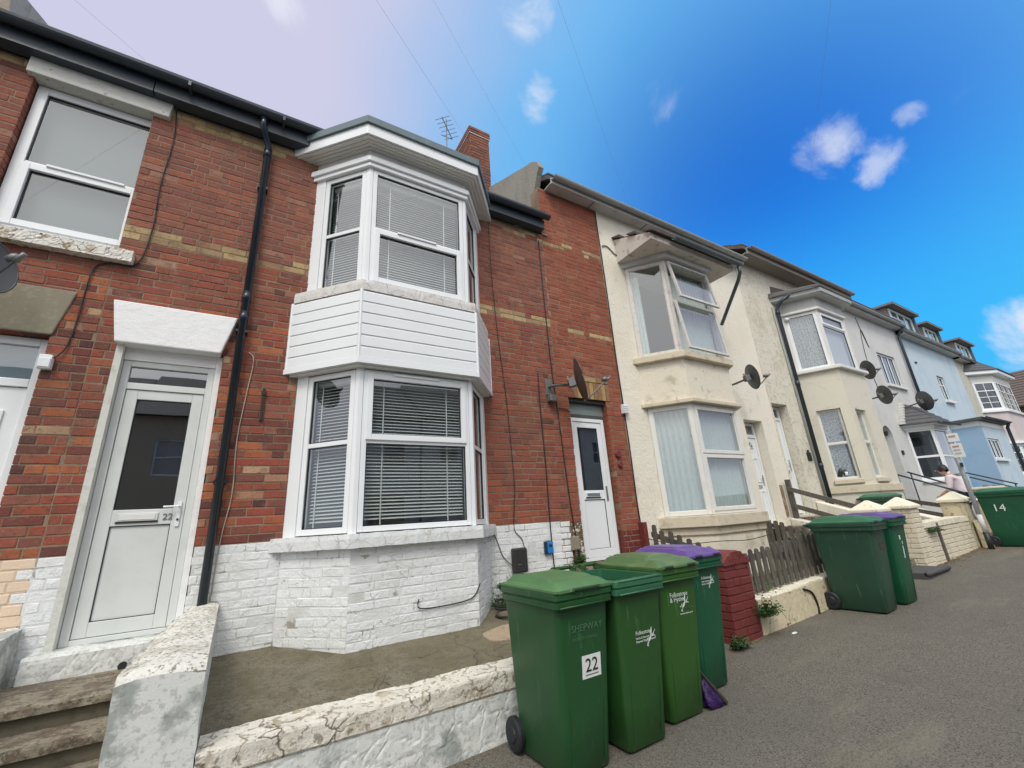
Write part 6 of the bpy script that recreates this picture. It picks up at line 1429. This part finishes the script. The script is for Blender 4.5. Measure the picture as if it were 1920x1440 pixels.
# person
def skin(name, m, parent, verts, edges, radii, root=0, sub=2):
    o_ = org(parent); me = bpy.data.meshes.new(name); me.from_pydata([Vector(v)-o_ for v in verts], edges, []); ob = bpy.data.objects.new(name, me); COL.objects.link(ob); ob.parent = parent; ORG[ob.name] = o_
    ob.modifiers.new('s', 'SKIN'); sub_ = ob.modifiers.new('u', 'SUBSURF'); sub_.levels = sub_.render_levels = sub; ob.modifiers['s'].use_smooth_shade = True
    for i, r in enumerate(radii): me.skin_vertices[0].data[i].radius = r if isinstance(r, tuple) else (r, r)
    me.skin_vertices[0].data[root].use_root = True
    dg = bpy.context.evaluated_depsgraph_get(); nm = bpy.data.meshes.new_from_object(ob.evaluated_get(dg)); ob.modifiers.clear(); ob.data = nm; nm.materials.clear(); nm.materials.append(m); return ob
PX, PY, PZ = 15.32, 3.62, .54
pe = thing('person', (PX, PY, PZ), 'person with black bobbed hair and pale pink-white shirt, leaning forward on the steps', 'person')
def B_(dx, dy, dz): return (PX+dy, PY-dx, PZ+dz)
# leaning forward, facing the doors to the left (-x), head bent
V = [B_(0, 0, .86), B_(-.05, 0, 1.02), B_(-.12, 0, 1.20), B_(-.17, 0, 1.32), B_(-.23, 0, 1.40), B_(-.28, 0, 1.47), B_(-.31, 0, 1.56),
     B_(-.02, -.09, .82), B_(-.06, -.10, .45), B_(.06, -.10, .07), B_(-.10, -.10, .03), B_(0, .09, .82), B_(-.16, .10, .47), B_(-.10, .10, .09), B_(-.25, .10, .05),
     B_(-.16, -.18, 1.31), B_(-.20, -.22, 1.05), B_(-.38, -.16, .93), B_(-.44, -.14, .90), B_(-.16, .18, 1.31), B_(-.22, .22, 1.05), B_(-.40, .18, .95), B_(-.46, .16, .92)]
E_ = [(0, 1), (1, 2), (2, 3), (3, 4), (4, 5), (5, 6), (0, 7), (7, 8), (8, 9), (9, 10), (0, 11), (11, 12), (12, 13), (13, 14), (3, 15), (15, 16), (16, 17), (17, 18), (3, 19), (19, 20), (20, 21), (21, 22)]
Rr = [(.12, .15), (.11, .14), (.12, .16), (.10, .14), .05, .085, .095, .09, .06, .045, .035, .09, .06, .045, .035, .055, .043, .034, .032, .055, .043, .034, .032]
skinm = mat('skin', (.55, .33, .24), .6); skin('body', skinm, pe, V, E_, Rr)
shirt = mat('pale_pink_shirt', (.68, .60, .64), .8, [(20, (.58, .48, .54), .5, .6, .6)], [('n', 18, .5)])
skin('shirt', shirt, pe, [V[0], V[1], V[2], V[3], B_(-.20, 0, 1.37), V[15], V[16], B_(-.27, -.20, 1.01), V[19], V[20], B_(-.29, .2, 1.02), B_(.02, 0, .78)], [(0, 1), (1, 2), (2, 3), (3, 4), (3, 5), (5, 6), (6, 7), (3, 8), (8, 9), (9, 10), (0, 11)], [(.15, .18), (.135, .165), (.14, .18), (.12, .155), .065, .075, .065, .055, .075, .065, .055, (.16, .185)])
skin('trousers', mat('dark_trousers', (.03, .03, .04), .8), pe, [V[0], V[7], V[8], B_(.055, -.10, .10), V[11], V[12], B_(-.10, .10, .12)], [(0, 1), (1, 2), (2, 3), (0, 4), (4, 5), (5, 6)], [(.13, .16), .105, .075, .06, .105, .075, .06])
skin('hair', mat('black_hair', (.008, .008, .010), .5, [], [('n', 30, .6, (3, 3, .5))]), pe, [B_(-.25, 0, 1.60), B_(-.28, 0, 1.67), B_(-.22, 0, 1.50), B_(-.25, -.07, 1.50), B_(-.25, .07, 1.50)], [(0, 1), (0, 2), (0, 3), (0, 4)], [.13, .095, .11, .08, .08])
for s in (-1, 1): MB().tube([B_(-.395, .035*s, 1.545), B_(-.402, .035*s, 1.545)], .011, 8).build('eye', gasket, pe)
MB().tube([B_(-.395, 0, 1.535), B_(-.42, 0, 1.50)], [.008, .016], 8).build('nose', skinm, pe); MB().tube([B_(-.39, -.025, 1.465), B_(-.395, .025, 1.465)], .007, 6).build('mouth', mat('lips', (.4, .15, .13), .5), pe)
for s in (-1, 1):
    hx, hy, hz = (-.46, -.14*1, .89) if s < 0 else (-.48, .16, .91)
    for k in range(4): MB().tube([B_(hx-.0, hy+(k-1.5)*.018, hz), B_(hx-.045+.004*abs(k-1.5), hy+(k-1.5)*.019, hz-.012), B_(hx-.07+.006*abs(k-1.5), hy+(k-1.5)*.018, hz-.035)], [.0095, .0085, .006], 6).build('finger', skinm, pe, smooth=True)
    MB().tube([B_(hx+.02, hy-.03*s, hz), B_(hx-.015, hy-.048*s, hz-.01), B_(hx-.04, hy-.045*s, hz-.02)], [.011, .009, .007], 6).build('thumb', skinm, pe, smooth=True)

# telephone pole across the street and its wires
tp = thing('telegraph_pole', (-11.6, -7.2, -.4), 'wooden telegraph pole across the street, behind the viewer', 'pole')
MB().tube([(-11.6, -7.2, -.5), (-11.6, -7.2, 4.4)], [.13, .1], 12).build('pole', wood_g, tp)
for k_, (q, lb) in enumerate((((-1.42, 4.52, 6.28), 'overhead wire running to the gutter of the left brick house'), ((2.9, 4.6, 6.4), 'overhead wire passing behind the white bay roof'), ((3.80, 5.15, 7.85), 'overhead wire ending at the grey rendered parapet'), ((5.7, 4.5, 7.15), 'overhead wire ending at the cream house gutter'), ((12.0, 4.4, 7.45), 'overhead wire ending at the pebbledashed house roof'))):
    a = Vector((-11.6, -7.2, 4.3)); b = Vector(q); pts = [a.lerp(b, t/24)-Vector((0, 0, .25*math.sin(PI*t/24))) for t in range(25)]
    tag(MB().tube(pts, .0009, 5).build('overhead_wire', mat('grey_wire', (.28, .30, .34), .7)), lb, 'wire')
# houses across the street (seen mirrored in the panes)
for i in range(6):
    x0 = -9+5.1*i; m_ = (white_w, mat('buff_front', (.46, .40, .30), .9), grey_w)[i % 3]
    ho = thing('terraced_house', (x0+2.5, -9.5, GZ(x0)), '%s-fronted house across the street, number %s in its row, mirrored in panes' % (('white', 'buff', 'grey')[i % 3], ('one', 'two', 'three', 'four', 'five', 'six')[i]), 'house', 'houses across the street')
    f_ = Fr((x0+5.0, -9.5, 0), (-1, 0, 0)); zb = GZ(x0)
    wins = [(.6, 1.6, zb+3.9, zb+5.2), (3.2, 4.2, zb+3.9, zb+5.2), (.6, 2.2, zb+1.2, zb+2.8)]
    wall(ho, f_, 0, 5.0, zb-.3, zb+6.0, wins+[(3.4, 4.2, zb+.2, zb+2.5)], m_)
    for (a, b, c0, c1) in wins: window(ho, f_, a, b, c0, c1, -.05, .06, trans=((c0+c1)/2,)); 
    MB().fbox(f_, 3.4, 4.2, -.12, -.08, zb+.2, zb+2.5).build('door', upvc_w, ho)
    MB().loft([[(x0, -9.2, zb+6.0), (x0, -13, zb+8.6), (x0, -17, zb+6.0)], [(x0+5.0, -9.2, zb+6.0), (x0+5.0, -13, zb+8.6), (x0+5.0, -17, zb+6.0)]]).build('roof', slate, ho)
    MB().box(x0, x0+5.0, -16.8, -9.75, zb-.3, zb+5.99).build('body', interior, ho)
